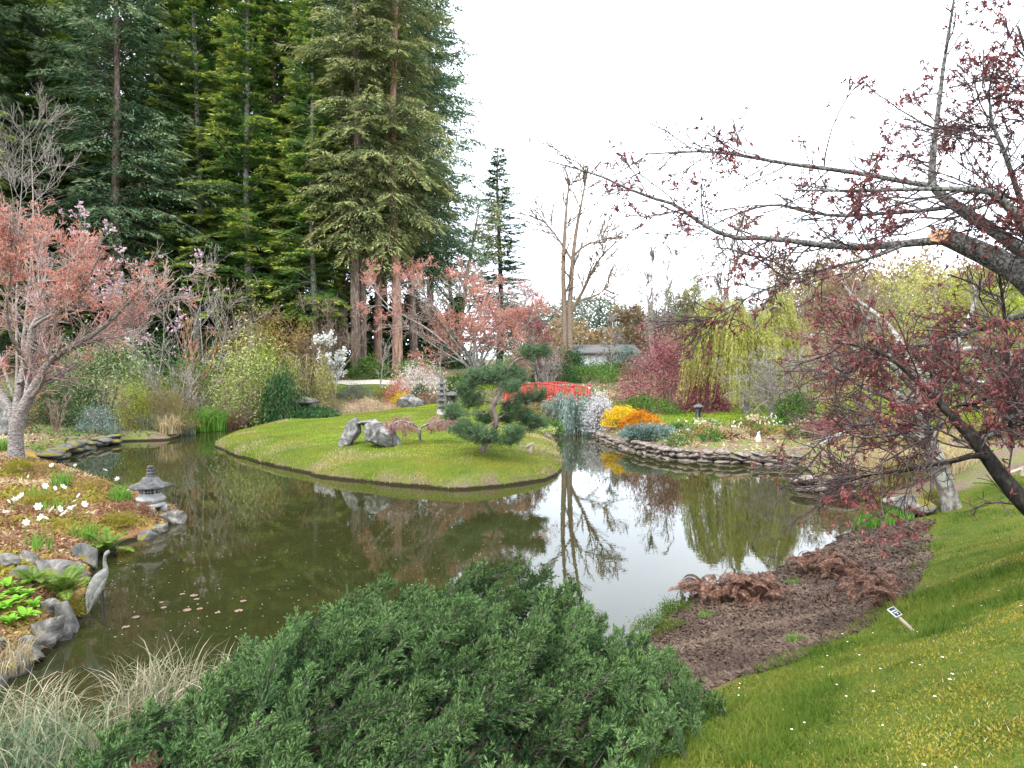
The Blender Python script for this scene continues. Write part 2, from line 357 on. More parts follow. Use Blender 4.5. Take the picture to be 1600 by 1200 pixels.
M['chip'] = leaf('mulch_chip', [(.03, .019, .014), (.072, .046, .033), (.17, .12, .085)], 0, 2)
M['deadfern'] = leaf('dead_frond', [(.05, .024, .016), (.14, .07, .047), (.32, .2, .145)], .2, 5)
M['petal'] = leaf('white_petal', [(.75, .75, .7), (.82, .82, .78), (.85, .85, .84)], .3, 3)
M['ycup'] = plain('yellow_cup', (.7, .5, .03), (.8, .62, .08))
M['cream'] = leaf('cream_petal', [(.5, .48, .3), (.65, .62, .48), (.74, .73, .64)], .3, 3)
M['rock'] = stone('grey_rock', [(.045, .041, .035), (.16, .148, .13), (.42, .4, .36)], 3.2, (0.156, 0.132, 0.012), .68)
M['mossrock'] = stone('mossy_rock', [(0.054, 0.054, 0.048), (0.132, 0.126, 0.114), (0.216, 0.21, 0.198)], 3.2, (0.18, 0.15, 0.012), .63)
M['dolmen'] = stone('pale_grey_boulder', [(.04, .039, .036), (.16, .155, .145), (.36, .35, .325)], 3.5, (0.18, 0.15, 0.03), .74)
M['wallstone'] = stone('dry_wall_stone', [(.07, .055, .045), (.2, .165, .14), (.4, .35, .3)], 3, coord='Generated')
M['lanternstone'] = stone('pale_cast_stone', [(.3, .29, .27), (.42, .41, .39), (.56, .55, .52)], 6)
M['roofstone'] = stone('dark_weathered_stone', [(0.048, 0.048, 0.0468), (0.102, 0.099, 0.096), (0.168, 0.162, 0.156)], 9, (0.252, 0.216, 0.012), .73)
M['pagstone'] = stone('weathered_grey_stone', [(0.06, 0.06, 0.057), (0.12, 0.12, 0.114), (0.198, 0.192, 0.186)], 7)
M['heron'] = stone('grey_cast_heron', [(0.144, 0.144, 0.12), (0.24, 0.24, 0.21), (0.324, 0.324, 0.288)], 14)
M['dk'] = plain('opening_shade', (.01, .01, .01), (.02, .02, .018))  # near-black colour stands in for shade inside the lantern openings
M['iron'] = plain('dark_iron', (.02, .018, .016), (.04, .035, .03), 40, .5)
M['redpaint'] = plain('red_paint', (.24, .02, .012), (.4, .035, .02), 9, .6, .2)
M['deck'] = plain('grey_deck_wood', (.28, .26, .25), (.42, .4, .38), 12, .8)
M['wood'] = plain('weathered_wood', (.3, .24, .17), (.5, .42, .32), 16, .8)
M['whitewall'] = plain('white_wall', (0.525, 0.532, 0.54), (0.6, 0.6, 0.6), 2, .7, .05)
M['greyroof'] = plain('grey_roof', (.09, .09, .09), (.15, .145, .14), 6, .9)
M['cutwood'] = plain('weathered_cut_wood', (.26, .13, .07), (.5, .27, .14), 60, .8, .5)
M['pathm'] = plain('pale_gravel', (.3, .29, .24), (.4, .38, .32), 30, .9)
M['signplate'] = plain('dark_plate', (.008, .012, .025), (.014, .02, .04), 30, .3, .02)
M['signwhite'] = plain('white_marking', (0.525, 0.525, 0.51), (0.6, 0.6, 0.585), 30, .5, .02)
M['pad'] = leaf('lily_leaf', [(.08, .055, .04), (.18, .11, .085), (.28, .21, .16)], 0, 5, .3, .4)

# ------------------------------------------------------------------ terrain
def W2(*px): return [tuple(gnd(u, v, 0)[:2]) for u, v in px]
ISL = W2((850, 672), (868, 690), (877, 712), (882, 738), (850, 750), (790, 760), (700, 766), (600, 757), (500, 745), (430, 730), (385, 718), (345, 706), (334, 698), (350, 686), (420, 667)) + [(-10.5, 34.5), (-8.3, 36), (-6.6, 38.2)]
POND = [(-14, 4.4), (-9, 4.6), (-6, 4.6), (-3.6, 4.9), (-1.5, 5.6), (0.3, 6.3), (1.3, 7.2)] + \
    W2((1040, 948), (1100, 918), (1200, 890), (1260, 865), (1300, 846), (1340, 823), (1390, 804), (1402, 791), (1350, 776), (1310, 758), (1270, 741), (1240, 728), (1150, 723), (1050, 718), (1000, 706), (960, 693), (935, 681), (922, 670)) + \
    [(3.3, 34.5), (3.2, 37), (2.4, 38.6), (0.9, 38), (0.5, 35.5), (0.7, 33)] + ISL + [(-7, 41), (-9, 42), (-12, 41)] + \
    W2((430, 654), (400, 659), (330, 668), (290, 678), (270, 688), (195, 690), (135, 700), (85, 714), (62, 727), (95, 740), (160, 757), (210, 776), (262, 795), (292, 803), (286, 815), (246, 832), (190, 850), (155, 880), (142, 910), (128, 960), (105, 1000), (60, 1030), (0, 1068), (-120, 1128))
ISL_POLY = ISL + [(-5, 38.6), (-2, 38.4), (0.9, 38), (0.5, 35.5), (0.7, 33)]
LB = [(1000, 1125, 1.05), (1130, 1060, .86), (1250, 1010, .86), (1330, 975, .9), (1420, 920, .9), (1440, 860, .75), (1450, 830, .65), (1440, 800, .5), (1455, 785, .42)]
LAWN = [tuple(gnd(*p)[:2]) for p in LB] + [(7.4, 12.6), (9.5, 13.2), (14, 12.5), (30, 10), (30, -12), (-3, -12), (-3, 1.5), (.3, 2.5)]
def psd(poly, x, y):
    """signed distance, negative inside"""
    P = np.array(poly); Q = np.roll(P, -1, 0); x = np.asarray(x, float); y = np.asarray(y, float)
    best = np.full(x.shape, 1e9); ins = np.zeros(x.shape, bool)
    for (ax, ay), (bx, by) in zip(P, Q):
        ex, ey = bx-ax, by-ay; t = np.clip(((x-ax)*ex+(y-ay)*ey)/(ex*ex+ey*ey+1e-12), 0, 1)
        best = np.minimum(best, (x-ax-t*ex)**2+(y-ay-t*ey)**2)
        c = ((ay > y) != (by > y)) & (x < (bx-ax)*(y-ay)/(by-ay+1e-12)+ax); ins ^= c
    return np.where(ins, -1, 1)*np.sqrt(best)
CP = [tuple(gnd(*p)[:2])+(p[2],) for p in LB+[(1430, 985, 1.28), (1600, 1133, 1.72), (1250, 1133, 1.35), (1600, 950, 1.72), (1600, 850, 1.55), (1485, 790, .82), (1600, 745, 1.0), (1700, 900, 1.8), (1200, 940, .42), (1330, 890, .5), (1100, 1020, .6), (1000, 1050, .75),
      (575, 692, .56), (755, 705, .62), (450, 690, .46), (650, 690, .58), (800, 692, .52), (835, 700, .42), (690, 657, .55), (500, 664, .42), (600, 665, .55), (780, 660, .6), (640, 650, .75),
      (25, 715, .5), (235, 792, .28), (100, 770, .42), (60, 850, .5), (0, 900, .55), (60, 960, .42), (0, 1020, .35), (-100, 800, .8), (180, 840, .3),
      (150, 670, .45), (60, 690, .45), (330, 655, .4), (430, 645, .45),
      (1050, 700, .4), (1150, 690, .5), (1100, 655, .75), (1200, 650, .8), (1240, 705, .4), (1400, 745, .45), (1500, 740, .7), (1540, 720, .9)]]
CP += [(0, 0, 1.45), (0, -6, 1.9), (-5, -4, 1.5), (-4, 2, .85), (-8, 2, .7), (-1.5, 3.4, .95), (.5, 4.2, .8), (5, 0, 2.3), (10, 4, 2.6), (14, 12, 1.7), (20, 15, 2.6), (25, 30, 2.4), (-.3, 34, .92), (.2, 35.8, .92), (3.8, 34.3, .92), (4, 32.6, .85), (6, 36, 1.1),
       (-22, 20, 1.0), (-30, 30, 2.), (-16, 38, .8), (-14, 44, 1.8), (-9, 45.3, 1.86), (-4, 45.3, 1.86), (0, 45, 1.8), (-22, 52, 2.6), (-8, 53, 2.6), (5, 52, 2.4), (-9.5, 43.2, .9), (-5, 41.5, .9), (-2, 40, .9), (12, 40, 1.5), (15, 32, 1.3), (20, 50, 2.4), (40, 40, 4), (-50, 60, 4), (0, 75, 3), (40, 70, 4.5), (0, 120, 3.5), (-80, 20, 4), (80, 20, 5), (0, -60, 3), (70, -50, 4), (-70, -50, 3), (120, 120, 6), (-120, 120, 5), (0, 250, 5)]
CP = np.array(CP)
_d = np.linalg.norm(CP[:, None, :2]-CP[None, :, :2], axis=-1)
_A = np.block([[_d+np.eye(len(CP))*-.03, np.ones((len(CP), 1))], [np.ones((1, len(CP))), np.zeros((1, 1))]])
_w = np.linalg.solve(_A, np.append(CP[:, 2], 0))
def H(x, y):
    x = np.asarray(x, float); y = np.asarray(y, float); sh = x.shape; x = x.ravel(); y = y.ravel()
    z = np.full(x.shape, _w[-1])
    for (cx, cy_, _), w in zip(CP, _w[:-1]): z = z+w*np.sqrt((x-cx)**2+(y-cy_)**2)
    z = np.clip(z, .22, 7)
    p3 = np.stack([x, y, 0*x], 1)
    z = z+.03*vnoise(p3*1.3, 1)+.015*vnoise(p3*3.1, 2)
    sd = psd(POND, x, y)+.10*vnoise(p3*1.1, 5)+.05*vnoise(p3*2.7, 6)
    isl = psd(ISL_POLY, x, y) < .6
    k = np.where(isl, .62, .32); k = np.where((x > 1) & (y < 12.5), .9, k)
    land = z*(1-np.exp(-np.maximum(sd, 0)/k)) + np.where(isl, .1*np.clip(sd/.1, 0, 1), 0)
    return np.where(sd > 0, land, np.maximum(sd*2.2, -.7)).reshape(sh)
def h1(x, y): return float(H(np.array([x]), np.array([y]))[0])
def hit(u, v, dmax=80):
    r = ray(u, v); t = np.linspace(1.5, dmax, 1600); p = np.array([0, 0, CAMZ])+r*t[:, None]
    b = np.where(p[:, 2] < np.maximum(H(p[:, 0], p[:, 1]), 0))[0]
    i = b[0] if len(b) else len(t)-1
    return np.array([p[i, 0], p[i, 1], h1(p[i, 0], p[i, 1])])
def base(u, D):
    x = (u-800)/F*D; return np.array([x, D, h1(x, D)])
def ztop(v, D): return at(800, v, D)[2]

def axis(lo, hi, a, b, step, grow=1.16):
    c = list(np.arange(a, b, step)); s = step; x = c[-1]
    while x < hi: s *= grow; x += s; c.append(x)
    s = step; x = a; pre = []
    while x > lo: s *= grow; x -= s; pre.append(x)
    return np.array(pre[::-1]+c)
gx = axis(-500, 500, -20, 13, .21); ys = [3.]
while ys[-1] < 46: ys.append(ys[-1]+max(.14, .0095*ys[-1]))
s_ = .4; yy = list(ys)
while yy[-1] < 700: s_ *= 1.14; yy.append(yy[-1]+s_)
s_ = .12; pre = []; y_ = 3.
while y_ > -80: s_ *= 1.14; y_ -= s_; pre.append(y_)
gy = np.array(pre[::-1]+yy)
XX, YY = np.meshgrid(gx, gy); ZZ = H(XX, YY)
nx, ny = len(gx), len(gy)
FAR_LAWN = [(5.6, 27.5), (7, 31.5), (12, 33), (16, 30), (13, 27), (9.5, 26.2)]
BACK_LAWN = [(-5.6, 36.2), (-6.2, 40), (-2.5, 40), (-1.8, 36.5)]
PATH_LAWN = [(-15, 43.2), (-15, 45.0), (-1, 45.0), (-1, 43.2)]
LEFTBED = [(-4.6, 4.8), (-4.9, 12), (-5.8, 15), (-9, 19.5), (-13, 21.2), (-40, 22), (-40, 3)]
def zone_w(poly, soft=.35):
    p3 = np.stack([XX.ravel(), YY.ravel(), 0*XX.ravel()], 1)
    return 1-sm(-soft, soft, psd(poly, XX, YY)+.35*vnoise(p3*1.6, 9).reshape(XX.shape))
wG = np.maximum.reduce([zone_w(LAWN, .2), zone_w(ISL_POLY, .3), zone_w(FAR_LAWN), zone_w(BACK_LAWN), zone_w(PATH_LAWN)])
MULCH = [(.3, 4.6), (1.2, 7.1), (3.3, 9.3), (5.5, 12.2), (7.0, 12.0)] + [tuple(gnd(*p)[:2]) for p in LB][::-1]
wM = zone_w([(.2, 4.0), (-.2, 6.2), (1.2, 7.4), (3.3, 10), (5.5, 13), (6.6, 12.8)] + [tuple(gnd(*p)[:2]) for p in LB][::-1], .2)*(1-wG)
wL = zone_w(LEFTBED, .4)*(1-wG)

m, n, l, b = mat('terrain')
at_ = nd(n, 'ShaderNodeAttribute', attribute_name='zone'); sp = n.new('ShaderNodeSeparateColor'); l.new(at_.outputs['Color'], sp.inputs[0])
n1 = noise(n, l, .7, 5); n2 = noise(n, l, 5, 6, .65); n3 = noise(n, l, 38, 5, .7); n4 = noise(n, l, 1.6, 4)
g1 = ramp(n, l, n1, [(.08, .135, .014), (.13, .18, .018), (.21, .19, .024)], .35, .65)
g2 = ramp(n, l, n2, [(.055, .08, .014), (.11, .14, .02), (.2, .165, .03)], .3, .72)
cg = mixc(n, l, .5, g1, g2)
cg = mixc(n, l, .8, cg, ramp(n, l, n3, [(.25,)*3, (1.,)*3], .3, .7), 'MULTIPLY')
cm = mixc(n, l, .5, ramp(n, l, n3, [(.025, .016, .012), (.06, .038, .028), (.14, .095, .068)], .3, .72), ramp(n, l, n2, [(.03, .02, .015), (.075, .048, .035)], .35, .65))
cl_ = mixc(n, l, ramp(n, l, n4, [(0, 0, 0), (1, 1, 1)], .45, .6), ramp(n, l, n3, [(.12, .05, .03), (.28, .13, .07), (.42, .24, .14)], .3, .7), ramp(n, l, n3, [(.14, .1, .02), (.34, .25, .04), (.42, .34, .08)], .3, .7))
cs = mixc(n, l, ramp(n, l, n4, [(0, 0, 0), (1, 1, 1)], .45, .58), ramp(n, l, n3, [(.07, .045, .035), (.16, .11, .085), (.28, .2, .15)], .3, .7), ramp(n, l, n3, [(.06, .075, .02), (.13, .15, .04), (.22, .22, .08)], .3, .7))
c = mixc(n, l, sp.outputs[2], cs, cl_); c = mixc(n, l, sp.outputs[1], c, cm); c = mixc(n, l, sp.outputs[0], c, cg)
gp = n.new('ShaderNodeNewGeometry'); sz_ = n.new('ShaderNodeSeparateXYZ'); l.new(gp.outputs['Position'], sz_.inputs[0]); mud = nd(n, 'ShaderNodeMath', operation='MULTIPLY_ADD'); mud.inputs[1].default_value = .06; l.new(n2, mud.inputs[0]); l.new(sz_.outputs['Z'], mud.inputs[2])
c = mixc(n, l, ramp(n, l, mud.outputs[0], [(1, 1, 1), (0, 0, 0)], .075, .11), c, (.022, .016, .01))
l.new(c, b.inputs['Base Color']); b.inputs['Roughness'].default_value = .95; b.inputs['Specular IOR Level'].default_value = .1
bump(n, l, b, n3, .9, .03)
M['terrain'] = m
idx = np.arange(nx*ny).reshape(ny, nx)
quads = np.stack([idx[:-1, :-1], idx[:-1, 1:], idx[1:, 1:], idx[1:, :-1]], -1).reshape(-1, 4)
fx = (XX[:-1, :-1]+XX[1:, 1:]).ravel()/2; fy = (YY[:-1, :-1]+YY[1:, 1:]).ravel()/2
zone = np.zeros(len(quads), int)
zone[psd(LEFTBED, fx, fy) < 0] = 3; mid_m = (wM[:-1, :-1]+wM[1:, 1:]).ravel()/2; zone[mid_m > .5] = 2
zone[psd(LAWN, fx, fy) < 0] = 1; zone[psd(ISL_POLY, fx, fy) < .45] = 4
ZCOL = np.stack([wG, wM, wL, np.ones_like(wG)], -1).reshape(-1, 4)
VV = np.stack([XX, YY, ZZ], -1).reshape(-1, 3)
for zi, nm in ((0, 'ground'), (1, 'lawn'), (2, 'mulch_bed'), (3, 'flower_bed'), (4, 'island')):
    q = quads[zone == zi]; u, inv = np.unique(q, return_inverse=True)
    g = G(); g.add(VV[u], inv.reshape(-1, 4)); me = g.mesh(nm, M['terrain'], True)
    ca = me.attributes.new('zone', 'FLOAT_COLOR', 'POINT'); ca.data.foreach_set('color', ZCOL[u].astype(np.float32).ravel())
    struct(nm, me)
# pond
m, n, l, b = mat('pond_water')
w1 = noise(n, l, .22, 5, .6); w2 = noise(n, l, 1.3, 5, .65)
c = mixc(n, l, .35, ramp(n, l, w1, [(.017, .021, .006), (.024, .026, .008), (.032, .028, .010)], .35, .65), ramp(n, l, w2, [(.009, .011, .003), (.024, .022, .007)], .35, .65))
l.new(c, b.inputs['Base Color']); b.inputs['Roughness'].default_value = .0; b.inputs['IOR'].default_value = 1.333
b.inputs['Specular IOR Level'].default_value = .62
bn = n.new('ShaderNodeBump'); bn.inputs['Strength'].default_value = .022; bn.inputs['Distance'].default_value = .02
l.new(noise(n, l, 6, 3, .5, dist=.5), bn.inputs['Height']); l.new(bn.outputs['Normal'], b.inputs['Normal'])
M['water'] = m
pz = [(-21, 3.9), (8.5, 3.9), (8.5, 44), (-21, 44)]
g = G(); g.add([(*p, 0) for p in [(-22, 4), (0, 4), (9, 6), (9.5, 44), (-22, 44)]], [[0, 1, 2], [0, 2, 3], [0, 3, 4]]); struct('pond', g.mesh('pond', M['water']))
# path behind the pond
g = G(); pts = resample(np.array([(-30, 50, 0), (-20, 46.8, 0), (-14, 45.7, 0), (-9, 45.4, 0), (-4, 45.4, 0), (0, 45.2, 0), (4, 44, 0)]), 60)
e = nrm(np.cross(np.gradient(pts, axis=0), [0, 0, 1.])); V = []
for s in (-.5, -.17, .17, .5):
    q = pts+e*s; q[:, 2] = H(q[:, 0], q[:, 1])+.05; V.append(q)
V = np.stack(V, 1); i = np.arange(59)[:, None]*4; k = np.arange(3)[None]
g.add(V, np.stack([i+k, i+k+1, i+k+5, i+k+4], -1).reshape(-1, 4)); struct('path', g.mesh('path', M['pathm'], True))

# ------------------------------------------------------------------ buildings beyond the garden
def building(label, u0, u1, v_eave, v_ridge, D, depth, npan):
    x0, x1 = (u0-800)/F*D, (u1-800)/F*D; cx = (x0+x1)/2; z0 = h1(cx, D)-.3; ze = ztop(v_eave, D); zr = ztop(v_ridge, D)
    t = thing('garden_building', label, 'building', (cx, D+depth/2, z0)); w = x1-x0; hh = ze-z0
    g = G(); box(g, (0, 0, hh/2), (w, depth, hh)); link('wall', g.mesh('wall', M['whitewall']), t)
    pw = w/npan; g = G(); box(g, (0, 0, 0), (pw-.05, .03, hh-.1)); pm = g.mesh('wall_panel', M['whitewall'])
    for i in range(npan): link('wall_panel', pm, t, (-w/2+pw*(i+.5), -depth/2-.018, hh/2))
    g = G(); o = .5; a, d = w/2+o, depth/2+o; r = zr-z0
    V = [(-a, -d, hh-.1), (a, -d, hh-.1), (a, d, hh-.1), (-a, d, hh-.1), (-a, 0, r), (a, 0, r), (-a, -d, hh-.28), (a, -d, hh-.28), (a, d, hh-.28), (-a, d, hh-.28)]
    g.add(V, [[0, 1, 5, 4], [2, 3, 4, 5], [0, 6, 7, 1], [2, 8, 9, 3], [6, 9, 8, 7]]); g.more([[1, 2, 5], [3, 0, 4]], 0, 0); g.more([[1, 7, 8, 2], [3, 9, 6, 0]], 0, 0)
    link('roof', g.mesh('roof', M['greyroof']), t)
building('long low white building with grey roof behind the red bridge', 902, 992, 548, 537, 58, 6, 9)
building('white walled building showing beneath the dark red maple leaves', 1195, 1320, 560, 545, 46, 5, 8)

# ------------------------------------------------------------------ conifers
def conifer_mesh(name, seed, h, rmax, cb, leafm, barkm, M_=60, spacing=.42, nper=5, droop=.35, cl=.42, cw=.13, gap=.18, r0=.42, hang=.25, tip=.5, dead=30, power=.75):
    rng = np.random.default_rng(seed); g = G()
    zs = np.arange(cb, h-.4, spacing); z = np.repeat(zs, nper)+rng.normal(0, .12, len(zs)*nper)
    keep = rng.random(len(z)) > gap*(.6+.8*(vnoise(np.stack([z*.35, 0*z, 0*z], 1), seed)))
    z = z[keep]; N = len(z); t = np.clip((z-cb)/(h-cb), 0, 1)
    L = rmax*((1-t)**power)*np.clip(.55+t*6, 0, 1)*rng.uniform(.5, 1.1, N)
    az = rng.uniform(0, 2*np.pi, N); L = L*(.55+.9*(vnoise(np.stack([np.cos(az)*1.3, np.sin(az)*1.3, z*.22], 1), seed+40)*.5+.5))+.3; out = np.stack([np.cos(az), np.sin(az), 0*az], 1); lat = np.stack([-np.sin(az), np.cos(az), 0*az], 1)
    e0 = .10+.5*t+rng.normal(0, .2, N); dr = droop*(1-.6*t)*rng.uniform(.4, 1.6, N)
    tz = 1-z/h
    def pos(i, s): return np.stack([0*s, 0*s, z[i]], 1)+out[i]*(L[i]*s)[:, None]+np.array([0, 0, 1.])*(L[i]*(e0[i]*s-dr[i]*s*s))[:, None]
    sg = np.linspace(0, 1, 5); P = np.stack([pos(np.arange(N), np.full(N, s)) for s in sg], 1)
    tubes(g, P, np.maximum(.012+.006*L[:, None]*(1-sg[None]), .008), 3, 1)
    i = np.repeat(np.arange(N), M_); k = rng.random(len(i)) < (L[i]/rmax)**1.1*1.15; i = i[k]; n_ = len(i)
    s = rng.uniform(.12, 1.02, n_)**.8; sg_ = rng.choice([-1, 1], n_); off = rng.random(n_)**.8*(.06+.34*(1-s*.75))*L[i]
    off = np.minimum(off, 1.3)
    C = pos(i, s)+lat[i]*(off*sg_)[:, None]; C[:, 2] -= off*hang*rng.uniform(.2, 1.4, n_)
    D = nrm(out[i]*.75+lat[i]*(sg_*.75)[:, None]+np.array([0, 0, -1.])*(hang*rng.uniform(.2, 1.6, n_))[:, None]+rng.normal(size=(n_, 3))*.22)
    S = nrm(np.cross(D, np.array([0, 0, 1.])+rng.normal(size=(n_, 3))*.45))
    tp = tip*sm(.55, 1.05, s)*rng.uniform(.2, 1., n_)
    needles(g, C, D, S, cl*rng.uniform(.6, 1.25, n_), cw*rng.uniform(.7, 1.3, n_), 0, tp)
    crown = g.mesh(name+'_crown', [leafm, barkm], attr=True)
    g = G(); zz = np.linspace(-.6, h, 24); P = np.stack([.12*np.sin(zz*.25+seed), .1*np.cos(zz*.2), zz], 1)[None]
    R = (r0*(1-np.clip(zz/h, 0, 1))**.8+.02+.12*r0*np.exp(-np.maximum(zz, 0)*1.5))[None]; tubes(g, P, R, 10, 0)
    if dead:
        zd = rng.uniform(cb*.25, cb+3, dead); a = rng.uniform(0, 6.28, dead); o = np.stack([np.cos(a), np.sin(a), 0*a], 1); Ld = rng.uniform(.5, 2.4, dead)
        Pd = np.stack([np.stack([0*zd, 0*zd, zd], 1)+o*(Ld*q)[:, None]+np.array([0, 0, 1.])*(Ld*(.15*q-.45*q*q))[:, None] for q in np.linspace(0, 1, 5)], 1)
        tubes(g, Pd, np.full((dead, 5), .02)*np.linspace(1, .4, 5), 3, 0)
    return crown, g.mesh(name+'_trunk', [barkm], True)
CON = {
 'fir': conifer_mesh('fir', 1, 40, 4.6, 5, M['fir'], M['palebark'], 250, .46, 6, .28, .36, .12, .28, .28, .10, .95),
 'fir2': conifer_mesh('fir2', 2, 36, 4.4, 3, M['fir'], M['firbark'], 250, .46, 6, .36, .36, .12, .22, .28, .18, .7),
 'doug': conifer_mesh('doug', 3, 42, 5.4, 9, M['doug'], M['firbark'], 230, .5, 6, .5, .38, .10, .42, .34, .6, .6),
 'dougr': conifer_mesh('dougr', 4, 42, 5.2, 10, M['doug'], M['redbark'], 230, .5, 6, .5, .38, .10, .42, .37, .55, .5),
 'dark': conifer_mesh('dark', 5, 40, 5.8, 8, M['dark'], M['firbark'], 240, .46, 6, .42, .38, .11, .3, .32, .45, .5),
 'spruce': conifer_mesh('spruce', 6, 22, 3.6, 1.5, M['dark'], M['firbark'], 130, .42, 6, .3, .36, .11, .12, .22, .2, .15, 6, 1.0),
}
def conifer(kind, name, label, u, D, hfrac=1.0, wfrac=1.0, group=None, rz=None):
    rng = np.random.default_rng(abs(int(u*7+D*13))); b0 = base(u, D)
    t = thing(name, label, 'tree', b0, group, rng.uniform(0, 6.28), (wfrac, wfrac, hfrac))
    cr_, tr = CON[kind]; link('crown', cr_, t); link('trunk', tr, t); return t
FG = 'firs of the dense grove behind the garden'
for k, u, D, hf, wf in [('fir', 312, 50, .95, 1.0), ('fir', 342, 53, .92, 1.05), ('fir2', 262, 52, 1, 1.05), ('fir2', 225, 56, 1, 1.1), ('fir', 390, 49, .88, .95), ('fir2', 432, 51, .95, 1.), ('fir2', 470, 57, 1.1, 1.05), ('fir', 285, 60, 1.05, 1.1), ('fir2', 120, 60, 1.05, 1.15), ('fir2', 365, 62, 1.1, 1.1)]:
    conifer(k, 'fir_tree', 'tall fir with yellow green tips and foliage almost to the ground in the grove', u, D, hf, wf, FG)
conifer('fir', 'fir_tree', 'slim fir with a thin pale straight trunk above the pinkish bare shrub', 491, 48, .8, .72)
DG = 'douglas firs with bare lower trunks'
conifer('doug', 'douglas_fir_tree', 'olive douglas fir with thick grey brown trunk behind the white blossom tree', 558, 48)
conifer('doug', 'douglas_fir_tree', 'olive douglas fir with slimmer trunk close against the thick grey brown trunk', 569, 49, .95, .8)
conifer('dougr', 'douglas_fir_tree', 'olive douglas fir with thick reddish trunk behind the coral leaved tree', 618, 49)
conifer('dougr', 'douglas_fir_tree', 'olive douglas fir with narrow leaning reddish trunk between thicker trunks', 592, 52, .95, .85)
for u, D in [(-20, 52), (70, 50), (155, 57), (-90, 40), (20, 62)]: conifer('fir2', 'fir_tree', 'fir with low sweeping branches behind the coral cherry and pale leafless tree', u, D, 1, 1.1, 'low branched firs behind the cherry')
for u, D, hf, wf in [(645, 55, .95, 1.0), (535, 58, 1.1, 1.1), (672, 62, 1.0, 1.0), (600, 64, 1.15, 1.1), (505, 64, 1.1, 1.1), (188, 47, .95, 1.0), (60, 55, 1.05, 1.1), (0, 50, 1, 1.1), (-60, 46, 1, 1.1), (150, 66, 1.1, 1.2), (420, 68, 1.2, 1.2)]:
    conifer('dark', 'dark_conifer_tree', 'tall dark blue green conifer standing at the back of the grove', u, D, hf, wf, 'dark conifers of the grove')
conifer('spruce', 'spruce_tree', 'slender pointed spruce standing alone against the white sky', 780, 70, 1.02, 1.45)
# far wood over the hill: each tree its own
FW = 'far trees beyond the white building'
rng = np.random.default_rng(77)
for i, u in enumerate(range(845, 1260, 22)):
    D = rng.uniform(105, 135); hh = (ztop(478-(18 if 1010 < u < 1200 else 0)+rng.uniform(-14, 16), D)-h1((u-800)/F*D, D))/22
    conifer('spruce', 'far_conifer_tree', 'small distant dark conifer on the far rise beyond the building', u+rng.uniform(-6, 6), D, hh, hh*1.5, FW)

# ------------------------------------------------------------------ branching trees and shrubs
def make_tree(name, seed, limbs, loc, levels, leafspec, mats, sides=(7, 5, 3, 3), skip_last=False):
    """limbs: list of (P, R) world; levels: list of spawn kwargs; leafspec: dict(k, t0, L, W, n, droop)"""
    rng = np.random.default_rng(seed); g = G(); Ps = [(np.array([p for p, r in limbs]), np.array([r for p, r in limbs]))]
    for lv in levels: Ps.append(spawn(rng, Ps[-1][0], Ps[-1][1], **lv))
    for i, (P, R) in enumerate(Ps[:-1] if skip_last else Ps): tubes(g, P, R, sides[min(i, len(sides)-1)], 0 if i < 2 else 1)
    wood = g.mesh(name+'_limbs', [mats[0], mats[1]], True, off=loc)
    lf = None
    if leafspec:
        g = G()
        for src in leafspec.get('src', [-1]):
            P = Ps[src][0]; C, T = on(rng, P, leafspec['k'], leafspec.get('t0', .3), 1.0)
            C = C+rng.normal(size=C.shape)*leafspec.get('jit', .02)
            keepn = vnoise(C*leafspec.get('cs', 1.2), seed) > leafspec.get('cut', -2); C, T = C[keepn], T[keepn]
            for q in range(leafspec.get('n', 4)):
                D = nrm(T*.35+rdir(rng, len(C))*.8+np.array([0, 0, -leafspec.get('droop', .3)]))
                cards(g, C, D, sideof(rng, D), leafspec['L']*rng.uniform(.6, 1.3, len(C)), leafspec['W']*rng.uniform(.7, 1.2, len(C)), 0, fold=.15)
        lf = g.mesh(name+'_leaves', [mats[2]], off=loc)
    return wood, lf, Ps
def tree_thing(name, label, cat, loc, wood, lf, group=None, lname='crown', wname='trunk'):
    t = thing(name, label, cat, loc, group); link(wname, wood, t)
    if lf: link(lname, lf, t)
    return t
def stems(rng, b0, n, h, spread, r, nseg=10, wig=.06, up=.05):
    out = []
    for i in range(n):
        a = rng.uniform(0, 6.28); s = spread*rng.uniform(.3, 1); d = nrm(np.array([math.cos(a)*s, math.sin(a)*s, 1.])); p = np.array(b0, float)+np.array([math.cos(a), math.sin(a), 0])*r*1.2; p[2] -= .15; pts = [p]; hh = h*rng.uniform(.75, 1.05)
        for k in range(nseg-1): d = nrm(d+rng.normal(size=3)*wig+np.array([0, 0, up])); p = p+d*hh/(nseg-1); pts.append(p)
        out.append((np.array(pts), r*rng.uniform(.6, 1)*(1-.88*np.linspace(0, 1, nseg))))
    return out
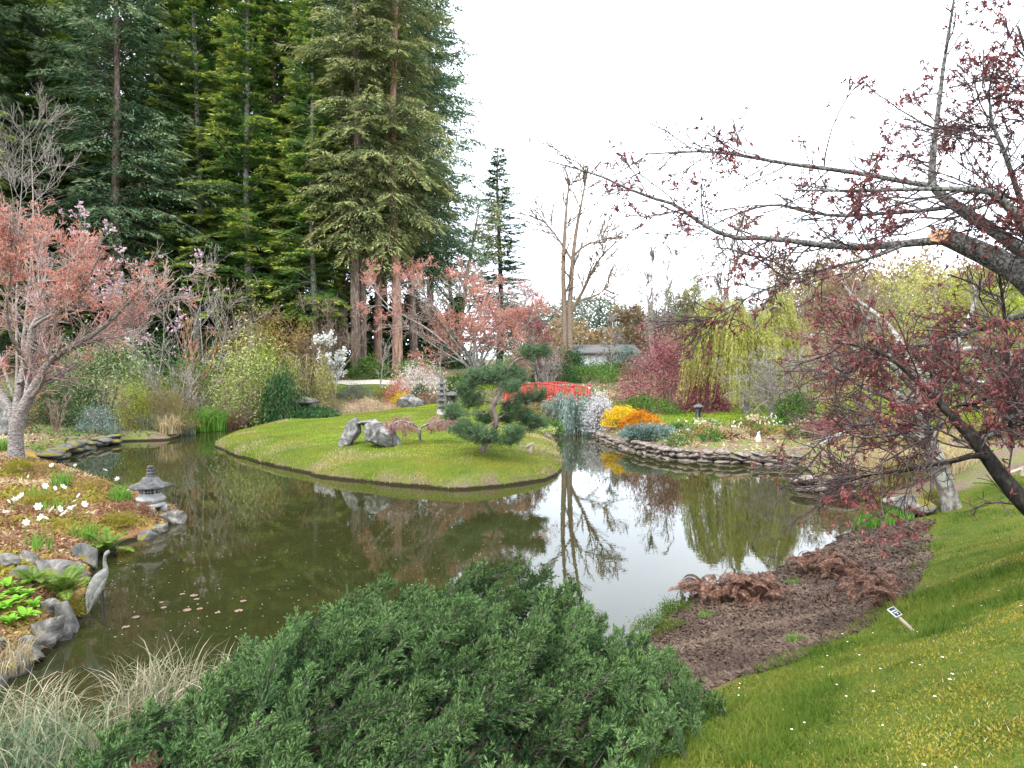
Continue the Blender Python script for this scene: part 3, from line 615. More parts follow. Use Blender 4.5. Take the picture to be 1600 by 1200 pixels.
def bare(name, label, u, D, vtop, n, spread, rpx, barkm, twigm, k1=10, k2=6, k3=0, cat='tree', leafspec=None, leafm=None, lenf=.45, seed=None, group=None, ang=(.35, .9), flat=0, trop=(0, 0, .03), wig=.06, lname='crown', l2=.45, rmin=None, t0=.2):
    seed = abs(int(u*3+D)) if seed is None else seed
    rng = np.random.default_rng(seed); b0 = base(u, D); h = ztop(vtop, D)-b0[2]; r = rpx*D/F; rm = rmin or .00034*D
    L = stems(rng, b0, n, h, spread, r, wig=wig)
    lv = [dict(k=k1, t0=t0, t1=1, a0=ang[0], a1=ang[1], l0=h*lenf*.5, l1=h*lenf, nseg=5, wig=.12, trop=trop, rs=.5, flat=flat, rmin=rm)]
    lv.append(dict(k=k2, t0=.2, t1=1, a0=.3, a1=.9, l0=h*lenf*l2*.5, l1=h*lenf*l2, nseg=4, wig=.15, trop=trop, rs=.5, flat=flat, rmin=rm*.8))
    if k3: lv.append(dict(k=k3, t0=.2, t1=1, a0=.3, a1=.9, l0=h*lenf*l2*l2*.6, l1=h*lenf*l2*l2*1.2, nseg=2, wig=.15, trop=trop, rs=.5, flat=flat, rmin=rm*.7))
    w, lf, _ = make_tree(name, seed, L, b0, lv, leafspec, [barkm, twigm, leafm], skip_last=bool(leafspec) and k3 > 0)
    return tree_thing(name, label, cat, b0, w, lf, group, lname)
def clump_pts(rng, n, rx, ry, rz, K, cr, low=.0, hollow=.55):
    """n points gathered in K clumps on a lumpy ellipsoid dome (base at z=0)"""
    d = rdir(rng, K); d[:, 2] = np.abs(d[:, 2])*1.0-low; rad = rng.uniform(hollow, 1.0, K)**.5
    c = d*rad[:, None]*np.array([rx, ry, rz])*.9; c[:, 2] = np.maximum(c[:, 2], .03*rz)
    j = rng.integers(0, K, n); o = rng.normal(size=(n, 3))*cr; p = c[j]+o
    nn = nrm(p/np.array([rx, ry, rz])+.3*nrm(o)); p[:, 2] = np.maximum(p[:, 2], .01)
    return p, nn
_shr = {}
def shrub(name, label, u, D, vtop, wpx, leafm, n=5000, L=.08, Wd=.035, K=70, style='leaf', depth=.9, group=None, cat='shrub', seed=None, stemm='browntwig', u_off=0, z_base=None, cr=.12, low=.05, sprig=.14):
    seed = abs(int(u*5+D*3)) if seed is None else seed
    n = int(n*.78); L *= 1.1; Wd *= 1.1
    rng = np.random.default_rng(seed); b0 = base(u, D) if z_base is None else np.array([(u-800)/F*D, D, z_base])
    hh = ztop(vtop, D)-b0[2]; rx = wpx/2*D/F; ry = rx*depth; g = G()
    if hh < .25: print('LOW', label, hh); hh = .25
    p, nn = clump_pts(rng, n, rx, ry, hh, K, cr*(rx+hh)*.5, low)
    ns = int(n*sprig); sg = rng.integers(0, 40, ns); sdir = rdir(rng, 40); sdir[:, 2] = np.abs(sdir[:, 2])+.15; sdir = nrm(sdir); tt = rng.uniform(.75, 1.22, (ns, 1))*(1+.12*rng.normal(size=(40, 1))[sg])
    p[:ns] = sdir[sg]*tt*np.array([rx, ry, hh])*.95+rng.normal(size=(ns, 3))*.035*(rx+hh); nn[:ns] = sdir[sg]; p[:, 2] = np.maximum(p[:, 2], .01)
    if style == 'leaf': Dd = nrm(nn*.6+rdir(rng, n)*.9+np.array([0, 0, .1]))
    elif style == 'up': Dd = nrm(nn*.5+rdir(rng, n)*.45+np.array([0, 0, .9]))
    elif style == 'weep': Dd = nrm(nn*.35+rdir(rng, n)*.35+np.array([0, 0, -1.]))
    elif style == 'spread': Dd = nrm(nn*np.array([1, 1, .2])+rdir(rng, n)*.5+np.array([0, 0, .15]))
    elif style == 'rosette':                 # leathery leaf whorls
        Dd = nrm(nn*.35+rdir(rng, n)*.9)
    cards(g, p, Dd, sideof(rng, Dd), L*rng.uniform(.6, 1.3, n), Wd*rng.uniform(.7, 1.3, n), 0, fold=.12)
    fo = g.mesh(name+'_foliage', [leafm]); t = thing(name, label, cat, b0, group); link('foliage', fo, t)
    g = G(); L_ = stems(rng, (0, 0, 0), 9, hh*.9, rx/max(hh, .1)*.9, .02+.006*hh); tubes(g, np.array([a for a, _ in L_]), np.array([r for _, r in L_]), 4, 0)
    P2, R2 = spawn(rng, np.array([a for a, _ in L_]), np.array([r for _, r in L_]), 6, .2, .95, .4, 1.0, hh*.25, hh*.5, 4, .12, rs=.5, rmin=.006); tubes(g, P2, R2, 3, 0)
    link('stems', g.mesh(name+'_stems', [M[stemm]], True), t); return t
def grass_clump(name, label, b0, n, h, w, lean, leafm, group=None, r=.15, seg=4, cat='grass', seed=1, curl=1.3):
    rng = np.random.default_rng(seed); g = G(); a = rng.uniform(0, 6.28, n); rr = r*np.sqrt(rng.random(n))
    B = np.stack([rr*np.cos(a), rr*np.sin(a), np.full(n, -.03)], 1)
    blades(g, rng, B, h*rng.uniform(.5, 1.1, n), w*rng.uniform(.7, 1.2, n), rng.uniform(.1, lean, n), 0, seg, curl)
    o = link(name, g.mesh(name, [leafm])); o.location = [float(c) for c in b0]; return tag(o, label, cat, group)

# ---- bare and blossoming trees of the background
D0 = 58.0; b0 = base(886, D0)
Lm = [limb([(882, 575, D0, 5), (882, 500, D0, 4.4), (880, 430, D0, 3.6), (882, 370, D0, 2.8), (886, 315, D0, 1.8), (890, 280, D0, .9)]), limb([(892, 575, D0, 5), (890, 500, D0, 4.4), (893, 430, D0, 3.6), (899, 370, D0, 2.8), (908, 320, D0, 1.8), (916, 280, D0, .9)]),
      limb([(892, 490, D0, 3), (902, 470, D0-.5, 2.8), (914, 448, D0-1, 2.4), (926, 422, D0-1.4, 2), (942, 398, D0-1.8, 1.4), (966, 376, D0-2, .8)]), limb([(893, 405, D0, 2.2), (880, 385, D0+.6, 1.9), (866, 365, D0+1, 1.5), (850, 345, D0+1.4, 1.1), (836, 328, D0+1.8, .7)]), limb([(893, 478, D0, 2.4), (910, 468, D0+.8, 2), (930, 462, D0+1.5, 1.5), (950, 448, D0+2, 1), (962, 430, D0+2.4, .7)]), limb([(896, 400, D0, 2), (912, 385, D0+.8, 1.6), (930, 378, D0+1.4, 1.2), (950, 372, D0+2, .7)])]
w, lf, _ = make_tree('twin_bare_tree', 34, Lm, b0, [dict(k=9, t0=.3, t1=1, a0=.4, a1=.95, l0=1.5, l1=4.5, nseg=5, wig=.1, trop=(0, 0, .06), rs=.5, rmin=.045), dict(k=7, t0=.15, t1=1, a0=.3, a1=.8, l0=.8, l1=2.2, nseg=3, wig=.12, trop=(0, 0, .04), rs=.5, rmin=.034)], None, [M['browntwig'], M['browntwig'], None])
tree_thing('bare_tree', 'tall leafless tree with twin upright trunks against the white sky', 'tree', b0, w, lf)
bare('bare_tree', 'leafless fan shaped tree of many thin upright stems above the purple bush', 1025, 62, 398, 9, .45, 1.6, M['twig'], M['twig'], 7, 6, 0, lenf=.3, rmin=.036)
bare('bare_tree', 'leafless grey tree with fine upswept twigs behind the yellow willow', 1142, 55, 365, 1, .1, 3.4, M['greybark'], M['browntwig'], 14, 7, 3, lenf=.4, trop=(0, 0, .08), rmin=.036)
bare('bare_tree', 'thin pale young tree with level twigs before the white building', 957, 50, 470, 1, .03, 2.2, M['twig'], M['twig'], 20, 6, 0, lenf=.35, ang=(.8, 1.2), trop=(0, 0, .02), rmin=.036)
bare('bare_tree', 'pale leafless tree with spreading white twigs in front of dark conifers', 25, 34, 110, 3, .3, 3, M['twig'], M['twig'], 12, 8, 4, lenf=.35, ang=(.5, 1.1))
bare('small_bare_tree', 'small leafless pale tree with slim trunk near the dark hollow', 215, 33, 440, 1, .05, 2.2, M['twig'], M['twig'], 12, 6, 2, lenf=.42)
bare('small_bare_tree', 'small leafless tree with forked leaning trunk beside the dark hollow', 240, 34, 455, 2, .6, 1.7, M['twig'], M['twig'], 8, 5, 2, lenf=.42)
bare('small_bare_tree', 'leafless many stemmed tree with greyish buds behind the large rhododendron', 320, 37, 430, 3, .35, 1.6, M['twig'], M['twig'], 9, 5, 2, lenf=.4)
bare('small_bare_tree', 'small leafless tree with buff twigs above the large rhododendron', 372, 40, 440, 3, .4, 1.4, M['twig'], M['browntwig'], 9, 5, 2, lenf=.4)
bare('twiggy_shrub', 'leafless pinkish grey vase shaped shrub before the fir trunks', 520, 46, 468, 12, .75, 1.8, M['browntwig'], M['browntwig'], 7, 6, 2, cat='shrub', lenf=.38)
bare('twiggy_shrub', 'shrub of reddish upright stems before the dark hollow', 300, 36, 485, 10, .4, 1.6, M['redtwig'], M['redtwig'], 6, 4, 0, cat='shrub', lenf=.25)
bare('twiggy_shrub', 'leafless silvery rounded shrub of fine twigs behind the olive bush', 280, 31, 545, 14, 1.2, 1.4, M['twig'], M['twig'], 7, 6, 0, cat='shrub', lenf=.38)
bare('twiggy_shrub', 'leafless brown tangled shrub beside the large yellow green rhododendron', 350, 32.5, 590, 12, 1.4, 1.6, M['browntwig'], M['browntwig'], 7, 6, 0, cat='shrub', lenf=.45)
bare('small_bare_tree', 'slim pale leafless sapling standing before the reddish fir trunk', 591, 43.5, 515, 1, .1, 1.8, M['twig'], M['twig'], 12, 6, 0, lenf=.42)
bare('small_bare_tree', 'single white bare stem rising behind the stone pagoda lantern', 686, 36.5, 520, 1, .03, 2.6, M['twig'], M['twig'], 10, 4, 0, lenf=.28)
bare('twiggy_shrub', 'pale leafless shrub with white twigs behind the red bridge', 856, 42, 548, 8, .8, 1.4, M['twig'], M['twig'], 8, 5, 0, cat='shrub', lenf=.4)
bare('twiggy_shrub', 'buff stemmed leafless shrub on the mulch near the leaning cherry trunk', 86, 25.5, 605, 9, .5, 1.5, M['browntwig'], M['browntwig'], 6, 4, 0, cat='shrub', lenf=.35)
bare('twiggy_shrub', 'large grey twiggy shrub drooping over the daffodil bank', 1212, 27, 540, 14, 1.0, 1.7, M['twig'], M['twig'], 8, 6, 3, cat='shrub', lenf=.42, trop=(0, 0, -.08))
bare('twiggy_shrub', 'brown leafless brush beside the wooden rail', 1580, 17, 640, 14, 1.1, 1.4, M['browntwig'], M['browntwig'], 8, 6, 0, cat='shrub', lenf=.42)
bare('small_bare_tree', 'tan budding tree with fine twigs on the hillside', 1330, 46, 420, 4, .45, 3, M['browntwig'], M['browntwig'], 11, 7, 4, lenf=.4)
bare('small_bare_tree', 'grey budding tree with wide fine twigs high on the hillside', 1235, 50, 400, 4, .5, 3, M['browntwig'], M['browntwig'], 11, 7, 4, lenf=.4)
bare('magnolia_tree', 'magnolia with pale pink blossoms behind the coral leaved cherry', 262, 33, 345, 3, .5, 2.2, M['greybark'], M['greybark'], 9, 6, 0, lenf=.4, leafspec=dict(k=5, t0=.5, L=.14, W=.08, n=3, droop=-.3, jit=.06, cut=-.05, cs=.8), leafm=M['magnolia'], lname='blossom', trop=(0, 0, .06))
bare('white_blossom_tree', 'small white blossoming tree with a thin trunk by the path', 524, 42, 528, 2, .25, 2.2, M['twig'], M['twig'], 12, 7, 0, lenf=.42, leafspec=dict(k=4, t0=.3, L=.12, W=.1, n=3, droop=-.2, jit=.06), leafm=M['white'], lname='blossom', flat=.6)
bare('pale_leaved_tree', 'fresh yellow green broadleaf tree at the edge of the grove', 705, 62, 285, 2, .3, 6, M['firbark'], M['browntwig'], 13, 9, 4, lenf=.5, t0=.1, ang=(.6, 1.25), leafspec=dict(k=3, t0=.3, L=.22, W=.14, n=2, jit=.15, cut=-.1, cs=.4), leafm=M['paleg'])
bare('pale_leaved_tree', 'bronze budding tree behind the purple leaved bush', 1000, 66, 478, 4, .6, 3, M['browntwig'], M['browntwig'], 13, 9, 4, lenf=.5, t0=.1, ang=(.6, 1.25), leafspec=dict(k=2, t0=.2, L=.2, W=.12, n=2, jit=.2), leafm=M['bronze'])
bare('pale_leaved_tree', 'pale green budding tree rising behind the yellow willow', 1105, 64, 448, 4, .6, 3, M['browntwig'], M['browntwig'], 13, 9, 4, lenf=.5, t0=.1, ang=(.6, 1.25), leafspec=dict(k=2, t0=.2, L=.2, W=.12, n=2, jit=.2), leafm=M['paleg'])
bare('pale_leaved_tree', 'rusty budding tree on the hillside above the dark red maple', 1290, 54, 425, 4, .6, 3, M['browntwig'], M['browntwig'], 13, 9, 4, lenf=.5, t0=.1, ang=(.6, 1.25), leafspec=dict(k=3, t0=.3, L=.17, W=.1, n=2, jit=.12), leafm=M['bronze'])
bare('pale_leaved_tree', 'bronze budding tree beyond the yellow green hillside tree', 1490, 52, 405, 4, .7, 3, M['browntwig'], M['browntwig'], 13, 9, 4, lenf=.5, t0=.1, ang=(.6, 1.25), leafspec=dict(k=3, t0=.3, L=.17, W=.1, n=2, jit=.12), leafm=M['bronze'])
bare('pale_leaved_tree', 'yellow green spring tree on the hillside behind the maples', 1420, 38, 408, 4, .7, 3, M['greybark'], M['browntwig'], 13, 9, 4, lenf=.5, t0=.1, ang=(.6, 1.25), leafspec=dict(k=3, t0=.3, L=.12, W=.06, n=2, jit=.1, droop=.6, cut=-.25, cs=.7), leafm=M['willow'], trop=(0, 0, -.03))
bare('pale_leaved_tree', 'mixed green spring tree behind the leaning dark trunk', 1570, 33, 425, 4, .7, 3, M['greybark'], M['browntwig'], 13, 9, 4, lenf=.5, t0=.1, ang=(.6, 1.25), leafspec=dict(k=3, t0=.3, L=.11, W=.06, n=2, jit=.1, cut=-.2, cs=.8), leafm=M['lime'])
bare('pale_leaved_tree', 'pale budding tree with greyish twigs between hillside trees', 1690, 40, 400, 4, .7, 3, M['greybark'], M['browntwig'], 13, 9, 4, lenf=.5, t0=.1, ang=(.6, 1.25), leafspec=dict(k=3, t0=.3, L=.12, W=.06, n=2, jit=.1), leafm=M['paleg'])
# coral tree behind the pine, traced limbs
D0 = 37.0; b0 = base(742, D0)
Lm = [limb([(742, 590, D0, 3.1), (738, 565, D0, 2.8), (715, 530, D0-.3, 2.2), (690, 495, D0-.6, 1.6), (640, 455, D0-1, 0.93)]),
      limb([(744, 590, D0, 3.1), (752, 560, D0, 2.5), (762, 530, D0+.3, 1.9), (785, 495, D0+.6, 1.4), (815, 450, D0+1, 0.74)]),
      limb([(743, 590, D0, 2.5), (741, 555, D0-.6, 1.9), (738, 510, D0-1, 1.6), (728, 470, D0-1.3, 1.2), (720, 435, D0-1.5, 0.74)]),
      limb([(745, 588, D0, 2.2), (725, 568, D0-.5, 1.6), (690, 548, D0-1, 1.2), (650, 520, D0-1.6, 0.99), (590, 470, D0-2, 0.62)]),
      limb([(745, 586, D0, 2.2), (770, 560, D0-.5, 1.5), (800, 530, D0-.6, 1.2), (830, 500, D0-.5, 0.74), (850, 480, D0, 0.5)]),
      limb([(743, 590, D0, 2.5), (746, 560, D0+.8, 1.9), (742, 520, D0+1.8, 1.5), (755, 480, D0+2.4, 1.2), (760, 445, D0+3, 0.74)]),
      limb([(742, 590, D0, 2.4), (730, 560, D0-.4, 2), (700, 520, D0-1.2, 1.5), (668, 470, D0-2, 1.2), (650, 425, D0-2.4, .8)]),
      limb([(744, 590, D0, 2.4), (765, 545, D0+.4, 1.8), (800, 500, D0+1.2, 1.4), (830, 460, D0+2, .8)]),
      limb([(742, 590, D0, 2.4), (715, 555, D0+1, 1.8), (670, 515, D0+2, 1.4), (610, 480, D0+2.6, 1), (575, 440, D0+3, .7)])]
w, lf, _ = make_tree('coral_cherry', 31, Lm, b0, [dict(k=12, t0=.25, t1=1, a0=.3, a1=.9, l0=1.2, l1=3.0, nseg=5, wig=.1, trop=(0, 0, .04), rs=.5, rmin=.012, flat=.3), dict(k=8, t0=.15, t1=1, a0=.3, a1=.9, l0=.5, l1=1.2, nseg=4, wig=.14, rs=.5, rmin=.008), dict(k=3, t0=.2, t1=1, a0=.3, a1=.9, l0=.3, l1=.8, nseg=2, rs=.5, rmin=.006)],
    dict(k=5, t0=.05, L=.09, W=.038, n=3, droop=.2, jit=.07, cut=-.16, cs=.6), [M['greybark'], M['pinktwig'], M['pinkleaf']])
tree_thing('coral_leaved_tree', 'wide coral leaved tree with low forking limbs behind the pine', 'tree', b0, w, lf)
# small coral tree right of it
bare('coral_leaved_tree', 'smaller dusty pink leaved tree beside the red bridge', 845, 44, 470, 3, .5, 3, M['greybark'], M['browntwig'], 12, 8, 4, lenf=.42, leafspec=dict(k=3, t0=.2, L=.13, W=.05, n=3, jit=.05, cut=-.1, cs=.7), leafm=M['purple'])

# ---- silver barked coral cherry on the left bed, traced
D0 = hit(27, 716)[1]; b0 = np.array([*(at(27, 716, D0)[:2]), h1(*at(27, 716, D0)[:2])])
print('left cherry depth', D0)
Lm = [limb([(27, 745, D0, 15), (24, 700, D0, 11), (26, 665, D0, 10.5), (38, 635, D0, 9), (55, 605, D0-.1, 8), (75, 570, D0-.2, 6.5), (105, 545, D0-.4, 4.5), (150, 520, D0-.6, 3.4), (190, 485, D0-.8, 2.4), (230, 440, D0-1, 1.5)], 18),
      limb([(26, 700, D0, 8), (25, 660, D0, 8), (28, 625, D0+.1, 7), (34, 590, D0+.2, 6), (45, 540, D0+.3, 5), (52, 505, D0+.4, 4), (85, 480, D0+.5, 3), (110, 440, D0+.6, 2), (125, 390, D0+.6, 1)], 18),
      limb([(26, 700, D0, 8), (18, 645, D0, 7), (0, 615, D0+.2, 6), (-30, 570, D0+.5, 5), (-60, 500, D0+.8, 3.5), (-90, 430, D0+1, 2)], 18),
      limb([(80, 562, D0-.2, 4), (120, 540, D0+.5, 3), (170, 520, D0+1.1, 2.4), (225, 485, D0+1.6, 1.8), (285, 430, D0+2, 1)], 18),
      limb([(40, 565, D0+.2, 3.5), (20, 530, D0-.6, 3), (10, 480, D0-1.2, 2.4), (20, 420, D0-1.7, 1.5), (30, 370, D0-2, 1)], 18),
      limb([(52, 510, D0+.4, 3), (75, 495, D0-.4, 2.5), (105, 480, D0-1.2, 2), (130, 450, D0-1.8, 1.5), (160, 390, D0-2.3, 1)], 18),
      limb([(30, 600, D0, 3), (55, 560, D0+1, 2.4), (70, 500, D0+1.8, 2), (60, 430, D0+2.5, 1.5), (70, 370, D0+3, 1)], 18)]
w, lf, _ = make_tree('silver_cherry', 33, Lm, b0, [dict(k=14, t0=.3, t1=1, a0=.3, a1=.9, l0=.9, l1=2.2, nseg=5, wig=.1, trop=(0, 0, .05), rs=.5, rmin=.013, flat=.2), dict(k=9, t0=.1, t1=1, a0=.3, a1=.9, l0=.45, l1=1.1, nseg=3, wig=.14, rs=.5, rmin=.008), dict(k=5, t0=.1, t1=1, a0=.3, a1=.9, l0=.18, l1=.5, nseg=2, rs=.5, rmin=.006)],
    dict(k=3, t0=.15, L=.058, W=.024, n=3, droop=.1, jit=.03, cut=-.1, cs=1.1), [M['silver'], M['pinktwig'], M['pinkleaf']])
tree_thing('coral_cherry_tree', 'silver barked cherry with coral leaves and forked leaning trunk on the left bed', 'tree', b0, w, lf)

# ---- shrubs and mounds (u, depth, top v, width px)
shrub('rhododendron', 'broad pale green rhododendron dome behind the silver shrub', 165, 30, 514, 175, M['rhodo'], 12000, .13, .05, 90, 'rosette', z_base=None)
shrub('rhododendron', 'large yellow green rhododendron beside the dark weeping evergreen', 385, 34, 517, 135, M['rhodoY'], 11000, .16, .05, 90, 'rosette', 1.0)
shrub('green_shrub', 'fresh green leafy shrub between the two rhododendrons', 285, 33.5, 548, 110, M['mid'], 5500, .11, .045, 60)
shrub('low_shrub', 'small vivid lime green shrub in front of the pale rhododendron', 205, 28, 583, 56, M['lime'], 3000, .06, .03, 40)
shrub('dark_shrub', 'dark green shrub under the leaning limbs of the coral cherry', 110, 28, 580, 110, M['deep'], 6000, .09, .04, 60)
shrub('olive_shrub', 'olive bushy shrub beneath the coral cherry limbs', 60, 27.5, 600, 90, M['olive'], 4000, .08, .03, 60)
shrub('dark_shrub', 'dark evergreen shrub at the foot of the pale leafless tree', -20, 26, 600, 90, M['deep'], 5000, .09, .04, 60)
shrub('silver_shrub', 'rounded silvery blue green shrub above the stone edged bank', 152, 26.5, 626, 62, M['silverleaf'], 5000, .055, .025, 70, sprig=.05)
shrub('olive_shrub', 'billowing olive brown shrub above the grass tufts at the water', 248, 28.5, 598, 120, M['olive'], 9000, .11, .016, 80, 'up')
shrub('dark_shrub', 'low dark green shrub at the waters edge behind the island', 405, 34, 612, 70, M['deep'], 4500, .1, .03, 50, 'weep')
shrub('weeping_evergreen', 'dark green weeping evergreen with drooping sprays by the narrow water', 443, 33, 572, 62, M['deep'], 8000, .16, .04, 60, 'weep', .8)
shrub('weeping_evergreen', 'low dark green evergreen at the edge of the island lawn', 497, 32.6, 634, 66, M['deep'], 5000, .13, .035, 50, 'weep')
shrub('ochre_shrub', 'ochre leaved shrub with airy twigs before the firs', 412, 44, 476, 120, M['ochre'], 7000, .13, .05, 60)
shrub('ochre_shrub', 'smaller buff ochre shrub beside the pinkish grey vase shaped shrub', 472, 45.5, 492, 90, M['ochre'], 5000, .13, .05, 50)
shrub('lime_shrub', 'lime yellow leafy shrub above the large rhododendron', 408, 40, 510, 56, M['lime'], 3500, .12, .05, 40)
shrub('green_shrub', 'leafy green understory shrub beneath the douglas firs', 578, 47.5, 556, 70, M['mid'], 4500, .14, .06, 40)
shrub('green_shrub', 'yellow green understory shrub beside the reddish fir trunk', 650, 48, 562, 80, M['rhodo'], 4500, .14, .06, 40)
shrub('green_shrub', 'deep green shrub behind the white blossom tree', 475, 47, 555, 80, M['deep'], 4500, .15, .06, 40)
shrub('blossom_shrub', 'cream and pink blossoming shrub by the path', 655, 42, 566, 90, M['pinkwhite'], 5000, .11, .06, 60)
shrub('blossom_shrub', 'coral pink low shrub in front of the path', 622, 41, 588, 46, M['pinkleaf'], 2500, .1, .05, 40)
shrub('grey_mound', 'grey green low mound above the little stone wall', 556, 43, 603, 72, M['greygreen'], 5000, .09, .03, 50)
shrub('olive_mound', 'olive brown low mound next to the grey green mound', 612, 42.5, 606, 64, M['olive'], 4500, .09, .03, 50)
shrub('green_mound', 'soft green low mound left of the grey green mound', 506, 42.5, 605, 60, M['rhodo'], 4000, .09, .03, 50)
shrub('heather_mound', 'tan flowering heather mound behind the standing stones', 578, 36.6, 622, 100, M['tan'], 9000, .06, .03, 80, sprig=.03)
shrub('yellow_mound', 'small yellow mound behind the pale boulder', 627, 40, 611, 38, M['yellow'], 2000, .08, .04, 30)
bare('twiggy_shrub', 'low pinkish twiggy shrub behind the pagoda lantern', 672, 38.5, 606, 12, 1.3, 1.2, M['browntwig'], M['redtwig'], 7, 6, 0, cat='shrub', lenf=.45)
shrub('green_shrub', 'rounded fresh green shrub behind the stone pagoda', 716, 43, 580, 46, M['mid'], 3500, .11, .05, 40)
shrub('dwarf_conifer', 'tiny dark blue dwarf conifer beside the cream blossoms', 656, 40.6, 598, 26, M['deep'], 1500, .1, .03, 20)
shrub('green_shrub', 'clipped green hedge shrub below the white wall', 945, 51, 567, 110, M['mid'], 5000, .13, .05, 60)
shrub('green_shrub', 'soft grey green shrub at the right end of the white building', 1000, 52, 545, 60, M['greygreen'], 3500, .14, .05, 40)
shrub('bronze_shrub', 'bronze leaved shrub behind the purple bush', 1075, 40, 505, 120, M['bronze'], 6000, .13, .05, 70)
shrub('pale_shrub', 'pale spring green shrub behind the willow', 1200, 38, 490, 150, M['paleg'], 7000, .12, .05, 80)
shrub('bronze_shrub', 'tan twiggy shrub between willow and hillside', 1270, 36, 500, 120, M['ochre'], 6000, .12, .03, 70, 'up')
shrub('pink_shrub', 'dusky pink leaved shrub left of the white building', 838, 46, 505, 90, M['dusk'], 6000, .13, .05, 60)
shrub('green_shrub', 'tall dark shrub hiding the left end of the white building', 888, 50, 541, 62, M['deep'], 4500, .14, .06, 40)
shrub('green_shrub', 'large dark green shrub behind the left end of the bridge', 868, 45, 566, 90, M['deep'], 5000, .13, .05, 50)
shrub('green_shrub', 'rounded mid green shrub behind the right end of the bridge', 925, 46, 572, 92, M['mid'], 5500, .13, .05, 50)
shrub('green_shrub', 'green shrub under the purple leaved bush', 1010, 31, 620, 110, M['mid'], 4500, .1, .04, 60)
shrub('blue_pine_shrub', 'blue green pine in front of the white building', 972, 52, 530, 56, M['blue'], 4000, .2, .04, 40, 'spread')
shrub('green_shrub', 'soft green shrub seen through the gap left of the building', 815, 50, 545, 80, M['rhodo'], 4000, .15, .06, 40)
shrub('purple_leaved_bush', 'large purple red leaved bush beside the yellow willow', 1042, 33, 535, 165, M['purple'], 17000, .11, .05, 110, 'leaf', .8, low=.0)
shrub('purple_leaved_bush', 'smaller purple red bush tucked under the yellow willow', 1100, 31.5, 590, 80, M['purple'], 5000, .1, .045, 50)
shrub('blossom_shrub', 'greyish white blossoming shrub beside the weeping cedar', 937, 29, 615, 50, M['greyflower'], 4500, .08, .04, 60)
shrub('orange_mound', 'clipped golden yellow mound at the bend of the shore', 972, 27.3, 632, 66, M['yellow'], 9000, .05, .03, 90, low=-.0, cr=.09, sprig=.02)
shrub('orange_mound', 'clipped burnt orange mound against the golden yellow mound', 1000, 26.3, 642, 76, M['orange'], 10000, .05, .03, 90, cr=.09, sprig=.02)
shrub('spreading_juniper', 'blue green spreading juniper on the stone wall', 1018, 24.3, 668, 96, M['blue'], 9000, .13, .025, 70, 'spread', .8)
shrub('green_shrub', 'bright green shrub below the grey twiggy shrub', 1245, 26, 612, 66, M['mid'], 4500, .09, .04, 50)
shrub('orange_shrub', 'small apricot leaved shrub seen beneath the maple', 1312, 28, 582, 46, M['ochre'], 2500, .09, .04, 40)
shrub('lime_shrub', 'lime shrub between the apricot shrub and the grey trunk', 1355, 24, 600, 90, M['lime'], 4500, .08, .035, 60)
shrub('lime_shrub', 'mossy yellow green shrub behind the forked grey trunk', 1500, 21, 632, 110, M['lime'], 5000, .08, .035, 60)
shrub('green_shrub', 'dense green hillside shrub behind the forked grey trunk', 1420, 27, 560, 170, M['rhodo'], 7000, .1, .04, 70)
shrub('green_shrub', 'tall green hillside shrub right of the forked grey trunk', 1560, 26, 530, 170, M['mid'], 7000, .1, .04, 70)
shrub('bronze_shrub', 'low dark bronze shrub on the daffodil bank', 1300, 22, 655, 110, M['purple'], 4500, .08, .03, 60)
shrub('bronze_shrub', 'russet low shrub above the dry grass bed', 1400, 19.5, 662, 150, M['ochre'], 6000, .08, .03, 70)
shrub('green_shrub', 'low olive shrub on the bank right of the grey trunk', 1560, 18, 690, 110, M['olive'], 4500, .07, .03, 60)
shrub('island_shrub', 'low yellow green shrub on the island shore beside the wooden post', 838, 25.5, 676, 64, M['rhodoY'], 4000, .07, .03, 50)
shrub('island_shrub', 'low mid green shrub on the island shore facing the weeping cedar', 858, 28.5, 655, 50, M['mid'], 3000, .08, .03, 40)
shrub('island_shrub', 'dusky brown green shrub between the pine and the bridge', 838, 30.5, 632, 66, M['olive'], 4500, .08, .03, 50)

